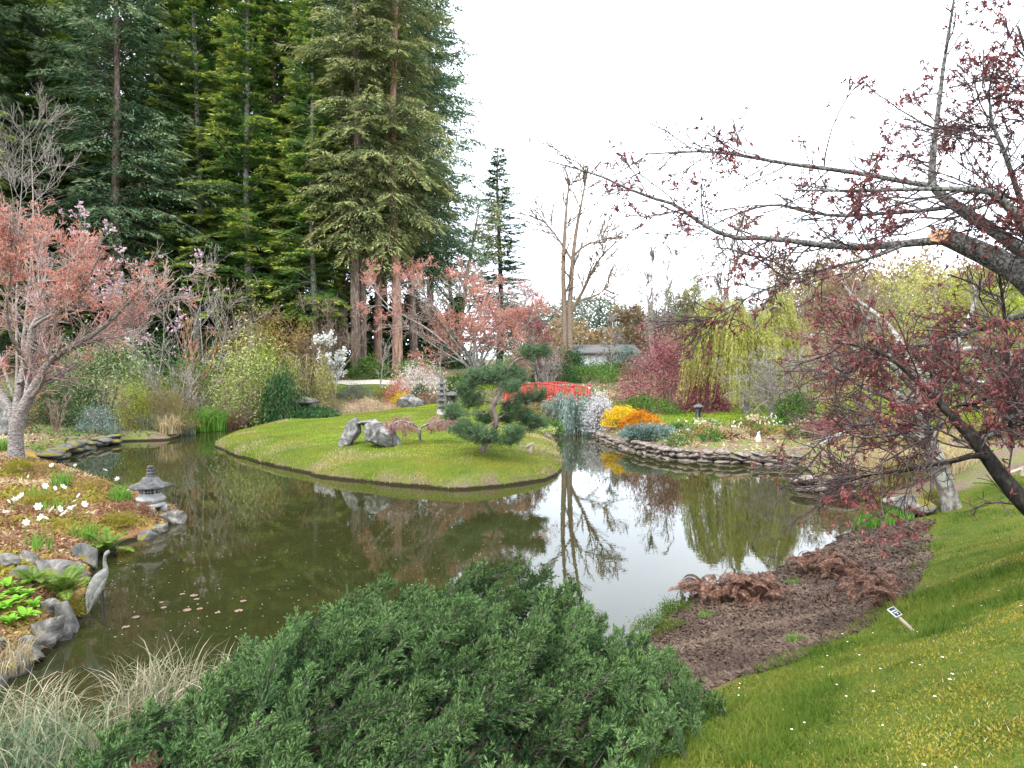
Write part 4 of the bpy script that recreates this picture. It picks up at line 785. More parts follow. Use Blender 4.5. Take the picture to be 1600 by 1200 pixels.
# ---- weeping trees: limbs + hanging strands with leaf cards
def weeper(name, label, u, D, vtop, wpx, leafm, barkm, nst, npl, L, Wd, seed=3, low=.15, cat='tree', limbs=8, trunk=.06, fall=1.0, strandm=None):
    rng = np.random.default_rng(seed); b0 = base(u, D); h = ztop(vtop, D)-b0[2]; rx = wpx/2*D/F
    Ls = []
    for i in range(limbs):
        a = 6.28*i/limbs+rng.uniform(-.3, .3); o = np.array([math.cos(a), math.sin(a), 0]); R_ = rx*rng.uniform(.55, .95); hh = h*rng.uniform(.8, 1.0)
        pts = resample([np.array(b0)-[0, 0, .2], b0+o*R_*.08+[0, 0, hh*.35], b0+o*R_*.3+[0, 0, hh*.8], b0+o*R_*.65+[0, 0, hh*.96], b0+o*R_+[0, 0, hh*.78]], 12)
        Ls.append((pts, trunk*(1-.85*np.linspace(0, 1, 12))))
    P = np.array([p for p, r in Ls]); R = np.array([r for p, r in Ls]); g = G(); tubes(g, P, R, 6)
    P1, R1 = spawn(rng, P, R, 7, .4, 1, .4, 1.1, rx*.3, rx*.6, 5, .1, (0, 0, -.06), .5, .3, .008); tubes(g, P1, R1, 3)
    PA = np.concatenate([P1.reshape(-1, 3), P[:, 5:].reshape(-1, 3)]); S0 = PA[rng.integers(0, len(PA), nst)]+rng.normal(size=(nst, 3))*.06
    ln = np.maximum((S0[:, 2]-b0[2]-low*h)*rng.uniform(.35, 1.0, nst)*fall, .2)
    out = S0-b0; out[:, 2] = 0; out = nrm(out); sg = np.linspace(0, 1, 5)
    sway = rng.normal(size=(nst, 3))*.12
    PS = np.stack([S0+out*(ln*.18*q)[:, None]+sway*q+np.array([0, 0, -1.])*(ln*q**1.25)[:, None] for q in sg], 1)
    tubes(g, PS, np.full((nst, 5), .006), 3, 1)
    wood = g.mesh(name+'_w', [barkm, strandm or barkm], True, off=b0)
    g = G(); C, T = on(rng, PS, npl); C = C+rng.normal(size=C.shape)*.03
    Dd = nrm(T*.9+rdir(rng, len(C))*.6); needles(g, C, Dd, sideof(rng, Dd), L*rng.uniform(.6, 1.3, len(C)), Wd*1.3, 0)
    return tree_thing(name, label, cat, b0, wood, g.mesh(name+'_l', [leafm], off=b0))
weeper('weeping_willow', 'yellow green weeping willow draping over the small stone lantern lawn', 1165, 30.5, 445, 205, M['willow'], M['greybark'], 1200, 28, .12, .032, 3, .06, trunk=.13, strandm=M['willow'])
weeper('weeping_willow', 'small lime weeping tree by the path behind the island', 478, 40, 545, 96, M['willow'], M['browntwig'], 220, 18, .12, .045, 4, .08, trunk=.07)
weeper('weeping_cedar', 'grey green weeping cedar trailing its branches into the water', 905, 30.2, 608, 104, M['cedar'], M['browntwig'], 520, 26, .08, .034, 5, -.02, cat='shrub', trunk=.06, fall=1.1, strandm=M['cedar'])

# ------------------------------------------------------------------ stones, walls, lanterns, bridge
def stone_wall(name, label, pts, hgt, sw, sh, seed, matl, sub=1):
    """dry stone wall following world points; every stone its own piece"""
    rng = np.random.default_rng(seed); vs = []
    for i in range(7):
        g = G(); rock(g, seed*10+i, (1, 1, 1), sub=sub, cuts=7, rough=.06); vs.append(g.mesh('stone', [matl]))
    P = resample(np.array([(x, y, 0) for x, y in pts]), 200); sl_ = np.concatenate([[0], np.cumsum(np.linalg.norm(np.diff(P, axis=0), axis=1))])
    t = thing(name, label, 'stone wall', (P[100, 0], P[100, 1], 0)); rows = max(1, int(round(hgt/sh)))
    for r in range(rows):
        s = rng.uniform(0, sw*.5)
        while s < sl_[-1]:
            w = sw*rng.uniform(.6, 1.5); x = np.interp(s+w/2, sl_, P[:, 0]); y = np.interp(s+w/2, sl_, P[:, 1]); x2 = np.interp(s+w/2+.1, sl_, P[:, 0]); y2 = np.interp(s+w/2+.1, sl_, P[:, 1])
            hh = sh*rng.uniform(.8, 1.25); o = link('stone', vs[rng.integers(0, 7)], t, (x-P[100, 0], y-P[100, 1], -.06+r*sh*.92+hh/2))
            o.scale = (w*1.12, sw*rng.uniform(.8, 1.3), hh*1.15); o.rotation_euler = (rng.uniform(-.12, .12), rng.uniform(-.12, .12), math.atan2(y2-y, x2-x)+rng.uniform(-.2, .2)+(math.pi if rng.random() < .5 else 0))
            s += w
    return t
stone_wall('stone_edging', 'low wall of rounded pale stones below the spreading juniper and daffodils', W2((985, 703), (1020, 712), (1060, 719), (1150, 724), (1245, 729)), .46, .42, .16, 3, M['wallstone'])
stone_wall('stone_edging', 'mossy stone edging under the silvery shrub across the water', W2((192, 691), (160, 697), (135, 701), (100, 711), (72, 722)), .5, .7, .22, 4, M['mossrock'])
stone_wall('stone_edging', 'little grey stone wall beside the narrow water behind the island', [(-12.2, 41.1), (-10, 42.1), (-8.5, 42.1), (-7, 41.3)], .6, .5, .2, 5, M['wallstone'])
stone_wall('stone_edging', 'row of stones at the bend below the golden mound', W2((930, 680), (955, 692), (985, 702)), .35, .4, .16, 6, M['wallstone'])
stone_wall('stone_edging', 'row of grey stones behind the dry grass bed', [(6.6, 16.5), (8, 15.6), (9.5, 14.6), (11.5, 14.4)], .45, .6, .22, 7, M['wallstone'])
# rock edging of the left bed: each rock traced (u, v of its middle, width px, height px, material, tilt)
ER = [(270, 806, 40, 20, 'rock', .2), (228, 834, 40, 20, 'mossrock', .1), (198, 846, 46, 20, 'mossrock', 0), (250, 824, 30, 14, 'rock', .1), (170, 855, 38, 18, 'rock', .2), (132, 866, 50, 30, 'mossrock', .5), (84, 888, 88, 34, 'rock', .22), (45, 868, 36, 20, 'rock', -.1), (12, 876, 52, 20, 'rock', .1), (125, 890, 34, 26, 'rock', -.4), (30, 895, 50, 22, 'mossrock', 0),
      (76, 946, 40, 22, 'rock', 0), (72, 978, 64, 34, 'rock', .35), (104, 965, 44, 48, 'mossrock', .2), (42, 1002, 34, 32, 'rock', .3), (73, 1002, 42, 22, 'rock', 0), (48, 1022, 46, 34, 'rock', -.2), (20, 1040, 50, 34, 'mossrock', .1), (-20, 1062, 60, 40, 'rock', .1), (100, 992, 34, 22, 'mossrock', 0), (-10, 1000, 50, 30, 'rock', .2)]
te = thing('rock_edging', 'edging of grey and mossy rocks around the rusty left bed', 'rocks', (*gnd(130, 880)[:2], 0)); tl = np.array(te.location)
for i, (u, v, w, h, mt, tl_) in enumerate(ER):
    p = hit(u, v+h*.35); D = p[1]; sw, sh = w*D/F, h*D/F
    g = G(); rock(g, 200+i, (sw*1.05, sw*.8, sh*1.5), sub=3, cuts=11, rough=.07, tilt=tl_, rz=i*.7 if w < 45 else (.2 if i % 2 else -.2)); link('rock', g.mesh('rock', [M[mt]], True), te, (p[0]-tl[0], p[1]-tl[1], p[2]+sh*.1))
def boulder(label, u, v, w, h, mt, seed, tilt=0, D=None, depth=.8, name='boulder', rz=0., sub=3, lift=0.0, wedge=0., shear=0.):
    p = hit(u, v) if D is None else base(u, D); D = p[1]; sw, sh = w*D/F, h*D/F
    g = G(); rock(g, seed, (sw, sw*depth, sh*1.15), sub=sub, cuts=12, rough=.06, tilt=tilt, rz=rz, wedge=wedge, shear=shear); o = link(name, g.mesh(name, [M[mt]], True), None, (p[0], p[1], p[2]+sh*.40+lift))
    return tag(o, label, 'rock')
boulder('leaning grey boulder holding the flat capstone on the island', 546, 695, 34, 44, 'dolmen', 501, 0, depth=.9, shear=.45, sub=4)
boulder('broad sloping grey boulder with yellow stain beside the leaning boulder', 599, 698, 56, 40, 'dolmen', 502, 0, depth=.8, wedge=.5, shear=-.25, sub=4)
p = hit(575, 694); g = G(); rock(g, 503, (36*p[1]/F, .6, .24), sub=3, cuts=9, tilt=-.06); tag(link('boulder', g.mesh('capstone', [M['dolmen']], True), None, (at(572, 661, p[1])[0], p[1]+.12, at(572, 661, p[1])[2])), 'flat dark capstone bridging the two leaning boulders on the island', 'rock')
boulder('pale rounded boulder beside the tan heather mound', 642, 640, 44, 26, 'dolmen', 504, 0, D=38)
boulder('pale boulder at the foot of the dark weeping evergreen', 428, 655, 22, 16, 'rock', 505, 0, D=34)
boulder('flat grey stone slab behind the silvery leafless shrub', 320, 618, 50, 18, 'rock', 506, 0, D=33)
boulder('pale flat rock at the foot of the grey forked trunk', 1420, 806, 74, 26, 'rock', 507, 0, depth=1.1)
boulder('upright pale stone behind the coral cherry trunk', 12, 640, 40, 60, 'dolmen', 508, .1, D=24)
boulder('pinkish rock beside the green daylily clump', 345, 668, 26, 14, 'wallstone', 509, 0, D=31.5)
boulder('long low rock by the daylilies at the far shore', 372, 660, 34, 14, 'wallstone', 510, 0, D=33)
boulder('small wet rock under the heron statue', 163, 976, 36, 12, 'mossrock', 511, 0, lift=.02)
boulder('rock lying in the shallows beyond the lantern', 308, 826, 22, 9, 'rock', 512, .2)
boulder('rust brown stone slab at the waters edge beside the lantern', 283, 796, 34, 14, 'deadrock' if 'deadrock' in M else 'mossrock', 513, .1)
boulder('grey rock half hidden in the island grass by the shore', 855, 684, 14, 9, 'wallstone', 514, 0)

def hexlantern():
    p = hit(236, 797); s = p[1]/F/ (12.9/F) * 1.0
    t = thing('stone_lantern', 'pale hexagonal stone lantern with dark ringed spire at the waters edge', 'stone lantern', p-[0, 0, .03], rz=.35, sc=s)
    g = G(); lathe(g, [(.0, .165), (.235, .165), (.25, .15), (.25, .11), (.2, .1), (0, .1)], 6)
    for k in range(3):
        a = k*2.094+.5; box(g, (.2*math.cos(a), .2*math.sin(a), .05), (.11, .2, .13), rz=a)
    link('foot', g.mesh('foot', [M['lanternstone']]), t)
    g = G(); lathe(g, [(0, .165), (.19, .168), (.25, .215), (.262, .245), (.25, .275), (.205, .315), (.2, .335), (0, .335)], 6); link('bowl', g.mesh('bowl', [M['lanternstone']]), t)
    g = G(); lathe(g, [(.195, .33), (.195, .47), (0, .47)], 6); fb = link('firebox', g.mesh('firebox', [M['lanternstone']]), t)
    for k in range(6):
        a = (k+.5)*math.pi/3; ap = .195*math.cos(math.pi/6); c = np.array([math.cos(a), math.sin(a)])*ap
        g = G(); box(g, (c[0], c[1], .4), (.012, .15, .075), rz=a); w = link('window', g.mesh('window', [M['dk']]), fb)  # dark panel on the closed firebox, painted like a shaded hollow
        g = G(); tn = np.array([-math.sin(a), math.cos(a)])
        for q in (-.025, .025): box(g, (c[0]*1.045+tn[0]*q, c[1]*1.045+tn[1]*q, .4), (.01, .012, .075), rz=a)
        box(g, (c[0]*1.045, c[1]*1.045, .4), (.012, .15, .011), rz=a); link('lattice', g.mesh('lattice', [M['lanternstone']]), fb)
    g = G(); lathe(g, [(0, .468), (.34, .462), (.405, .47), (.41, .495), (.33, .525), (.22, .56), (.17, .6), (.14, .655), (.09, .67), (0, .67)], 6); link('roof', g.mesh('roof', [M['roofstone']]), t)
    g = G(); z = .66
    for r, h in ((.085, .055), (.08, .055), (.07, .05), (.055, .06)):
        lathe(g, [(r*.55, z), (r*.95, z+h*.15), (r, z+h*.4), (r*.9, z+h*.8), (r*.5, z+h), (0, z+h)], 16); z += h
    link('spire', g.mesh('spire', [M['roofstone']], True), t)
hexlantern()
def pagoda(label, u, D, vt, vb, tiers, w0, w1, rz=.4, dark='pagstone'):
    b0 = base(u, D); b0[2] = max(b0[2], ztop(vb, D)-.1); h = ztop(vt, D)-b0[2]; s = D/F
    t = thing('pagoda_lantern', label, 'stone lantern', b0, rz=rz); g = G(); lathe(g, [(w0*s*.55, -.1), (w0*s*.5, h*.1), (w0*s*.36, h*.14), (0, h*.14)], 4, rot=.785); link('pedestal', g.mesh('pedestal', [M['lanternstone']]), t)
    z = h*.13; th = h*.74/tiers
    for k in range(tiers):
        w = (w0+(w1-w0)*k/(tiers-1 or 1))*s
        g = G(); lathe(g, [(w*.3, z), (w*.28, z+th*.5)], 4, rot=.785); link('tier_block', g.mesh('tier_block', [M['pagstone']]), t)
        g = G(); lathe(g, [(0, z+th*.45), (w*.66, z+th*.42), (w*.72, z+th*.55), (w*.5, z+th*.7), (w*.3, z+th), (0, z+th)], 4, rot=.785); link('tier_roof', g.mesh('tier_roof', [M[dark]]), t)
        z += th
    g = G(); lathe(g, [(w1*s*.25, z), (w1*s*.3, z+.05), (w1*s*.15, z+.1), (w1*s*.2, z+.16), (.01, h+.02)], 10); link('spire', g.mesh('spire', [M['pagstone']], True), t)
pagoda('tall grey five tiered stone pagoda on the island beyond the stones', 690, 31, 588, 656, 5, 17, 10)
def small_lantern(label, u, D, vt, vb, wpx, capm):
    b0 = base(u, D); h = ztop(vt, D)-b0[2]; w = wpx*D/F; t = thing('stone_lantern', label, 'stone lantern', b0, rz=.3)
    for k in range(4):
        a = k*1.571+.785; g = G(); tubes(g, np.array([[(w*.42*math.cos(a), w*.42*math.sin(a), -.05), (w*.34*math.cos(a), w*.34*math.sin(a), h*.2), (w*.2*math.cos(a), w*.2*math.sin(a), h*.42)]]), np.array([[w*.11, w*.1, w*.1]]), 6); link('leg', g.mesh('leg', [M['pagstone']], True), t)
    g = G(); box(g, (0, 0, h*.56), (w*.55, w*.55, h*.3)); link('firebox', g.mesh('firebox', [M['pagstone']]), t)
    g = G(); box(g, (0, -w*.277, h*.56), (w*.25, .012, h*.17)); link('window', g.mesh('window', [M['dk']]), t)  # flat dark panel, shade of the firebox opening put into its colour
    g = G(); lathe(g, [(0, h*.69), (w*.62, h*.7), (w*.66, h*.76), (w*.4, h*.88), (w*.12, h*.96), (0, h)], 10); link('roof', g.mesh('roof', [M[capm]]), t)
small_lantern('small four legged stone lantern on the far lawn under the willow', 1092, 29, 630, 657, 14, 'pagstone')
small_lantern('small stone lantern with yellow mossy roof behind the low evergreen', 476, 33.6, 619, 650, 36, 'mossroof' if 'mossroof' in M else 'mossrock')
small_lantern('dark wide roofed stone lantern behind the tiered pagoda', 706, 35.5, 611, 640, 26, 'pagstone')

# ---- arched red bridge
A = np.array([-.29, 34.0]); B = np.array([.71, 36.0]); e = np.array([.894, -.447]); LN = 3.55
tb = thing('red_bridge', 'small arched bridge with bright red railings crossing to the island', 'bridge', (*(A+B)/2, .9)); T0 = np.array([*((A+B)/2), .9])
def bz(s): return 1.0+.30*math.sin(math.pi*s)
wv = (B-A)
def bp(s, side): q = A+wv*side+e*LN*s; return np.array([q[0], q[1], bz(s)])
nb = 18
for i in range(nb):
    s = (i+.5)/nb; g = G(); a, b_ = bp(s, -.02), bp(s, 1.02); d = b_-a; L = np.linalg.norm(d[:2]); c = (a+b_)/2-T0
    sl2 = math.atan2(bz(s+.02)-bz(s-.02), .04*LN); ct, st = math.cos(sl2), math.sin(sl2)
    box(g, c-[0, 0, .03], (LN/nb-.015, L, .05), rz=math.atan2(e[1], e[0]), tilt=[[ct, 0, -st], [0, 1, 0], [st, 0, ct]]); link('deck_board', g.mesh('deck_board', [M['deck']]), tb)
for side in (0, 1):
    for zo, r, nm in ((.80, .035, 'handrail'), (.45, .025, 'middle_rail'), (.04, .07, 'side_beam')):
        P = np.array([bp(s, side)+[0, 0, zo]-T0 for s in np.linspace(0, 1, 16)])[None]; g = G(); tubes(g, P, np.full((1, 16), r), 6 if nm != 'side_beam' else 4); link(nm, g.mesh(nm, [M['redpaint']], nm == 'handrail'), tb)
    for s in (0, .5, 1):
        g = G(); q = bp(s, side)-T0; r = .10 if s != .5 else .07; zt = 1.06 if s != .5 else .86
        lathe(g, [(r, q[2]-.5), (r, q[2]+zt*.84), (r*.75, q[2]+zt*.86), (r*.75, q[2]+zt*.89), (r*1.1, q[2]+zt*.91), (r*.9, q[2]+zt*.97), (0, q[2]+zt)], 12, (q[0], q[1], 0)); link('post', g.mesh('post', [M['redpaint']], True), tb)
    for k in range(1, 24):
        s = k/24
        if k == 12: continue
        g = G(); q = bp(s, side)-T0; box(g, (q[0], q[1], q[2]+.42), (.05, .03, .78), rz=math.atan2(e[1], e[0])); link('baluster', g.mesh('baluster', [M['redpaint']]), tb)

# ---- heron statue
p = gnd(163, 974, .03); D = p[1]; t = thing('heron_statue', 'grey cast heron statue standing on thin legs at the pond edge', 'statue', p)
def hp(u, v, dd=0): return at(u, v, D+dd)-p
bod = resample([np.append(hp(136, 960, -.06), .004), np.append(hp(140, 945, -.05), .028), np.append(hp(147, 925, -.03), .062), np.append(hp(154, 908, 0), .078), np.append(hp(161, 897, .03), .06), np.append(hp(165, 889, .05), .03), np.append(hp(163.5, 880, .05), .02), np.append(hp(164, 870, .05), .019), np.append(hp(167, 864, .06), .024), np.append(hp(169.5, 862, .09), .018), np.append(hp(170, 864, .16), .009), np.append(hp(170.5, 866, .24), .002)], 44)
g = G(); tubes(g, bod[None, :, :3], bod[None, :, 3], 14); link('body', g.mesh('body', [M['heron']], True), t)
for s in (-1, 1):
    w = resample([np.append(hp(137, 958, -.07), .003), np.append(hp(145, 932, -.06)+[s*.045, -.01, 0], .028), np.append(hp(153, 910, -.02)+[s*.06, 0, 0], .03), np.append(hp(160, 898, .02)+[s*.04, 0, 0], .008)], 16)
    g = G(); tubes(g, w[None, :, :3], w[None, :, 3], 8); link('wing', g.mesh('wing', [M['heron']], True), t)
    g = G(); tubes(g, np.array([[hp(157+s*3, 918, .02+s*.03), hp(161+s*1.5, 945, .02+s*.03), hp(163+s*1.2, 974, .01+s*.03)]]), np.array([[.009, .007, .007]]), 6); link('leg', g.mesh('leg', [M['iron']], True), t)
# ---- small white sitting animal figure on the daffodil bank
p = hit(1185, 690); s = p[1]/F
t = thing('animal_figure', 'small white sitting animal figure among the daffodils', 'statue', p, rz=.3)
g = G(); tubes(g, np.array([[(0, 0, -.02), (0, 0, .05), (0, .01, .12), (0, -.005, .19), (0, -.02, .23), (0, -.03, .27), (0, -.03, .31)]])*s*52, np.array([[.075, .085, .07, .05, .042, .055, .02]])*s*52, 12); link('body', g.mesh('body', [M['signwhite']], True), t)
for q in (-1, 1): g = G(); tubes(g, np.array([[(q*.03, -.03, .28), (q*.045, -.03, .36)]])*s*52, np.array([[.02, .004]])*s*52, 6); link('ear', g.mesh('ear', [M['iron']]), t)
g = G(); tubes(g, np.array([[(0, -.06, .27), (0, -.12, .255)]])*s*52, np.array([[.03, .014]])*s*52, 8); link('muzzle', g.mesh('muzzle', [M['iron']]), t)
# ---- wooden plant marker on the island, plant label in the lawn, wooden rail
p = hit(828, 709); s = p[1]/F; t = thing('wooden_marker', 'short wooden post with slanting board on the island shore', 'post', p, rz=.2)
g = G(); box(g, (0, 0, 5*s), (5.5*s, 5*s, 14*s)); link('post', g.mesh('post', [M['wood']]), t)
ct, st = math.cos(.45), math.sin(.45); g = G(); box(g, (-1.5*s, 0, 13.5*s), (17*s, 9*s, 2*s), tilt=[[ct, 0, -st], [0, 1, 0], [st, 0, ct]]); link('board', g.mesh('board', [M['wood']]), t)
p = hit(1429, 987); D = p[1]; t = thing('plant_label', 'tilted dark plant label with white markings on a wooden stake in the lawn', 'plant label', p)
def lp(u, v, dd=0): return at(u, v, D+dd)-p
g = G(); tubes(g, np.array([[lp(1431, 990, 0), lp(1416, 976, .0), lp(1401, 962, .0)]]), np.array([[.014, .015, .014]]), 5); link('stake', g.mesh('stake', [M['wood']]), t)
q = [lp(1386, 952.5, .03), lp(1396, 948, .045), lp(1408.5, 959.5, -.015), lp(1400, 965, -.03)]; N_ = nrm(np.cross(q[1]-q[0], q[3]-q[0])); N_ = N_ if N_@np.array([0, -1, .3]) > 0 else -N_
ex, ey = (q[1]-q[0]), (q[3]-q[0])
def plate(nm, u0, u1, v0, v1, lift, th, m_):
    g = G(); c = [q[0]+ex*a+ey*b_ for a, b_ in ((u0, v0), (u1, v0), (u1, v1), (u0, v1))]; V = [x+N_*lift for x in c]+[x+N_*(lift-th) for x in c]
    g.add(V, [[0, 1, 2, 3], [7, 6, 5, 4], [0, 4, 5, 1], [1, 5, 6, 2], [2, 6, 7, 3], [3, 7, 4, 0]]); return link(nm, g.mesh(nm, [m_]), t)
plate('frame', 0, 1, 0, 1, .004, .008, M['signwhite']); plate('plate', .1, .9, .06, .94, .0065, .002, M['signplate'])
for nm, a in (('marking', (.14, .86, .36, .43)), ('marking', (.3, .78, .58, .64)), ('marking', (.45, .6, .74, .84))): plate(nm, *a, .008, .0012, M['signwhite'])
t = thing('wooden_rail', 'low wooden handrail at the edge of the lawn behind the trunk', 'railing', hit(1597, 744)); p = np.array(t.location); D = p[1]
g = G(); tubes(g, np.array([[at(1562, 742, D)-p, at(1580, 738, D)-p, at(1600, 731, D)-p, at(1660, 722, D-.6)-p]]), np.full((1, 4), .03), 8); link('rail', g.mesh('rail', [M['wood']], True), t)
for u, v in ((1597, 731), (1650, 723)):
    q = at(u, v, D)-p; g = G(); tubes(g, np.array([[q+[0, 0, -.5], q+[0, 0, .03]]]), np.full((1, 2), .035), 8); link('post', g.mesh('post', [M['wood']], True), t)

# ------------------------------------------------------------------ cloud pruned pine on the island
p = hit(754, 706); D = p[1]; rng = np.random.default_rng(61)
TR = limb([(754, 712, D, 6.76), (757, 695, D, 5.98), (766, 682, D, 5.46), (773, 668, D, 5.2), (775, 652, D-.05, 4.94), (769, 640, D-.1, 4.68), (773, 626, D-.05, 4.42), (781, 612, D, 4.16), (788, 600, D+.1, 3.64), (796, 575, D+.2, 2.86), (806, 563, D+.2, 2.34), (818, 559, D+.2, 1.95), (831, 551, D+.2, 1.3)], 22)
BR = [limb(b_, 22) for b_ in ([(769, 640, D, 1.8), (757, 647, D-.2, 1.5), (742, 646, D-.4, 1.2), (712, 650, D-.5, .7)], [(775, 632, D, 1.8), (790, 628, D+.3, 1.4), (816, 619, D+.6, 1), (836, 620, D+.8, .6)],
      [(775, 662, D, 1.7), (795, 673, D-.4, 1.2), (802, 680, D-.6, .7)], [(774, 658, D, 1.7), (760, 668, D-.5, 1.2), (745, 678, D-.8, .8), (722, 672, D-.9, .5)], [(786, 604, D, 1.7), (765, 597, D-.2, 1.2), (742, 594, D-.4, .7)],
      [(790, 596, D, 1.4), (805, 590, D+.2, 1), (812, 586, D+.3, .6)], [(775, 655, D, 1.5), (800, 645, D+.3, 1.2), (832, 660, D+.4, .6)], [(770, 630, D, 1.3), (750, 626, D+.4, 1), (733, 626, D+.6, .6)], [(820, 558, D+.2, 1.2), (835, 552, D+.3, .8), (850, 550, D+.3, .5)], [(774, 648, D, 1.2), (765, 655, D+.5, .9), (756, 656, D+.7, .5)], [(783, 608, D, 1.2), (797, 606, D-.4, .9), (804, 604, D-.5, .5)])]
g = G(); tubes(g, TR[0][None], TR[1][None], 10)
t = thing('pine_tree', 'cloud pruned pine with twisting trunk on the island', 'tree', p); link('trunk', g.mesh('pine_trunk', [M['firbark']], True, off=p), t)
for b_ in BR: g = G(); tubes(g, b_[0][None], b_[1][None], 6); link('branch', g.mesh('pine_branch', [M['firbark']], True, off=p), t)
PADS = [(709, 647, 16, 13, -.5), (722, 670, 17, 11, -.8), (746, 680, 26, 14, -.8), (765, 686, 18, 11, -.7), (735, 627, 20, 16, .5), (726, 612, 14, 11, .5), (742, 594, 20, 13, -.3), (762, 590, 22, 13, -.1), (782, 586, 22, 15, .1), (806, 587, 20, 16, .3), (800, 606, 15, 11, -.4), (826, 550, 15, 11, .3), (849, 551, 13, 10, .3), (799, 640, 15, 12, .3), (818, 652, 17, 13, .3), (833, 662, 20, 14, .4), (802, 680, 17, 12, -.6), (795, 690, 13, 9, -.7), (757, 656, 13, 10, .7), (838, 620, 17, 13, .8), (815, 625, 13, 9, .7), (790, 655, 12, 9, .6)]
for (u, v, rx, rz, dd) in PADS:
    c = at(u, v, D+dd); sx, sz = rx*D/F, rz*D/F; nt = int(24+rx*rz*.3); q = rdir(rng, nt)*np.array([sx, sx*.9, sz])*(rng.random((nt, 1))**.4)*rng.uniform(.7, 1.35, (nt, 1))
    q[:, 2] += sz*.15; tip_ = c+q; g = G(); st = c+q*.25+np.array([0, 0, -sz*.5]); tubes(g, np.stack([st, (st+tip_)/2+rng.normal(size=st.shape)*.02, tip_], 1), np.full((nt, 3), .006), 3, 1)
    nn = 20; C = np.repeat(tip_, nn, 0)+rng.normal(size=(nt*nn, 3))*.03; up = nrm(np.repeat(q, nn, 0)/np.array([sx, sx, sz])+np.array([0, 0, .5])); Dd = nrm(up*.8+rdir(rng, nt*nn)*.85)
    needles(g, C, Dd, sideof(rng, Dd), rng.uniform(.08, .15, nt*nn), .012, 0); link('needle_pad', g.mesh('needle_pad', [M['pine'], M['firbark']], off=p), t)
for b_ in BR+[(TR[0][10:], None)]:          # loose tufts along the boughs between the pads
    C0, _ = on(rng, b_[0][None], 16, .35, 1.); C0 = C0+rng.normal(size=C0.shape)*np.array([.12, .12, .07]); nn = 22; C = np.repeat(C0, nn, 0)+rng.normal(size=(16*nn, 3))*.035; Dd = nrm(rdir(rng, 16*nn)+np.array([0, 0, .5]))
    g = G(); needles(g, C, Dd, sideof(rng, Dd), rng.uniform(.08, .14, 16*nn), .012); link('needle_tuft', g.mesh('needle_tuft', [M['pine']], off=p), t)
# small weeping maple on the island
p = hit(657, 691); D = p[1]; rng = np.random.default_rng(62)
Lm = [limb([(657, 695, D, 2.2), (656, 680, D, 2), (658, 668, D, 1.8), (672, 662, D+d_, 1.4), (695, 657, D+d_*1.6, 1), (715, 664, D+d_*1.8, .6)]) for d_ in (-.25, .35)] + [limb([(657, 690, D, 2.2), (655, 678, D, 2), (652, 668, D, 1.8), (640, 660, D+d_, 1.3), (622, 658, D+d_*1.6, 1), (604, 668, D+d_*1.8, .6)]) for d_ in (-.3, .3)]
w, lf, _ = make_tree('weeping_maple', 62, Lm, p, [dict(k=14, t0=.45, t1=1, a0=.5, a1=1.2, l0=.3, l1=.7, nseg=5, wig=.15, trop=(0, 0, -.12), rs=.5, rmin=.006, flat=.6), dict(k=7, t0=.1, t1=1, a0=.4, a1=1.1, l0=.12, l1=.35, nseg=4, wig=.15, trop=(0, 0, -.15), rs=.5, rmin=.004)],
    dict(k=7, t0=.1, L=.055, W=.026, n=2, droop=.5, jit=.05), [M['greybark'], M['browntwig'], M['dusk']])
tree_thing('weeping_maple', 'small flat topped weeping maple with dusky pink leaves beside the boulders', 'tree', p, w, lf)

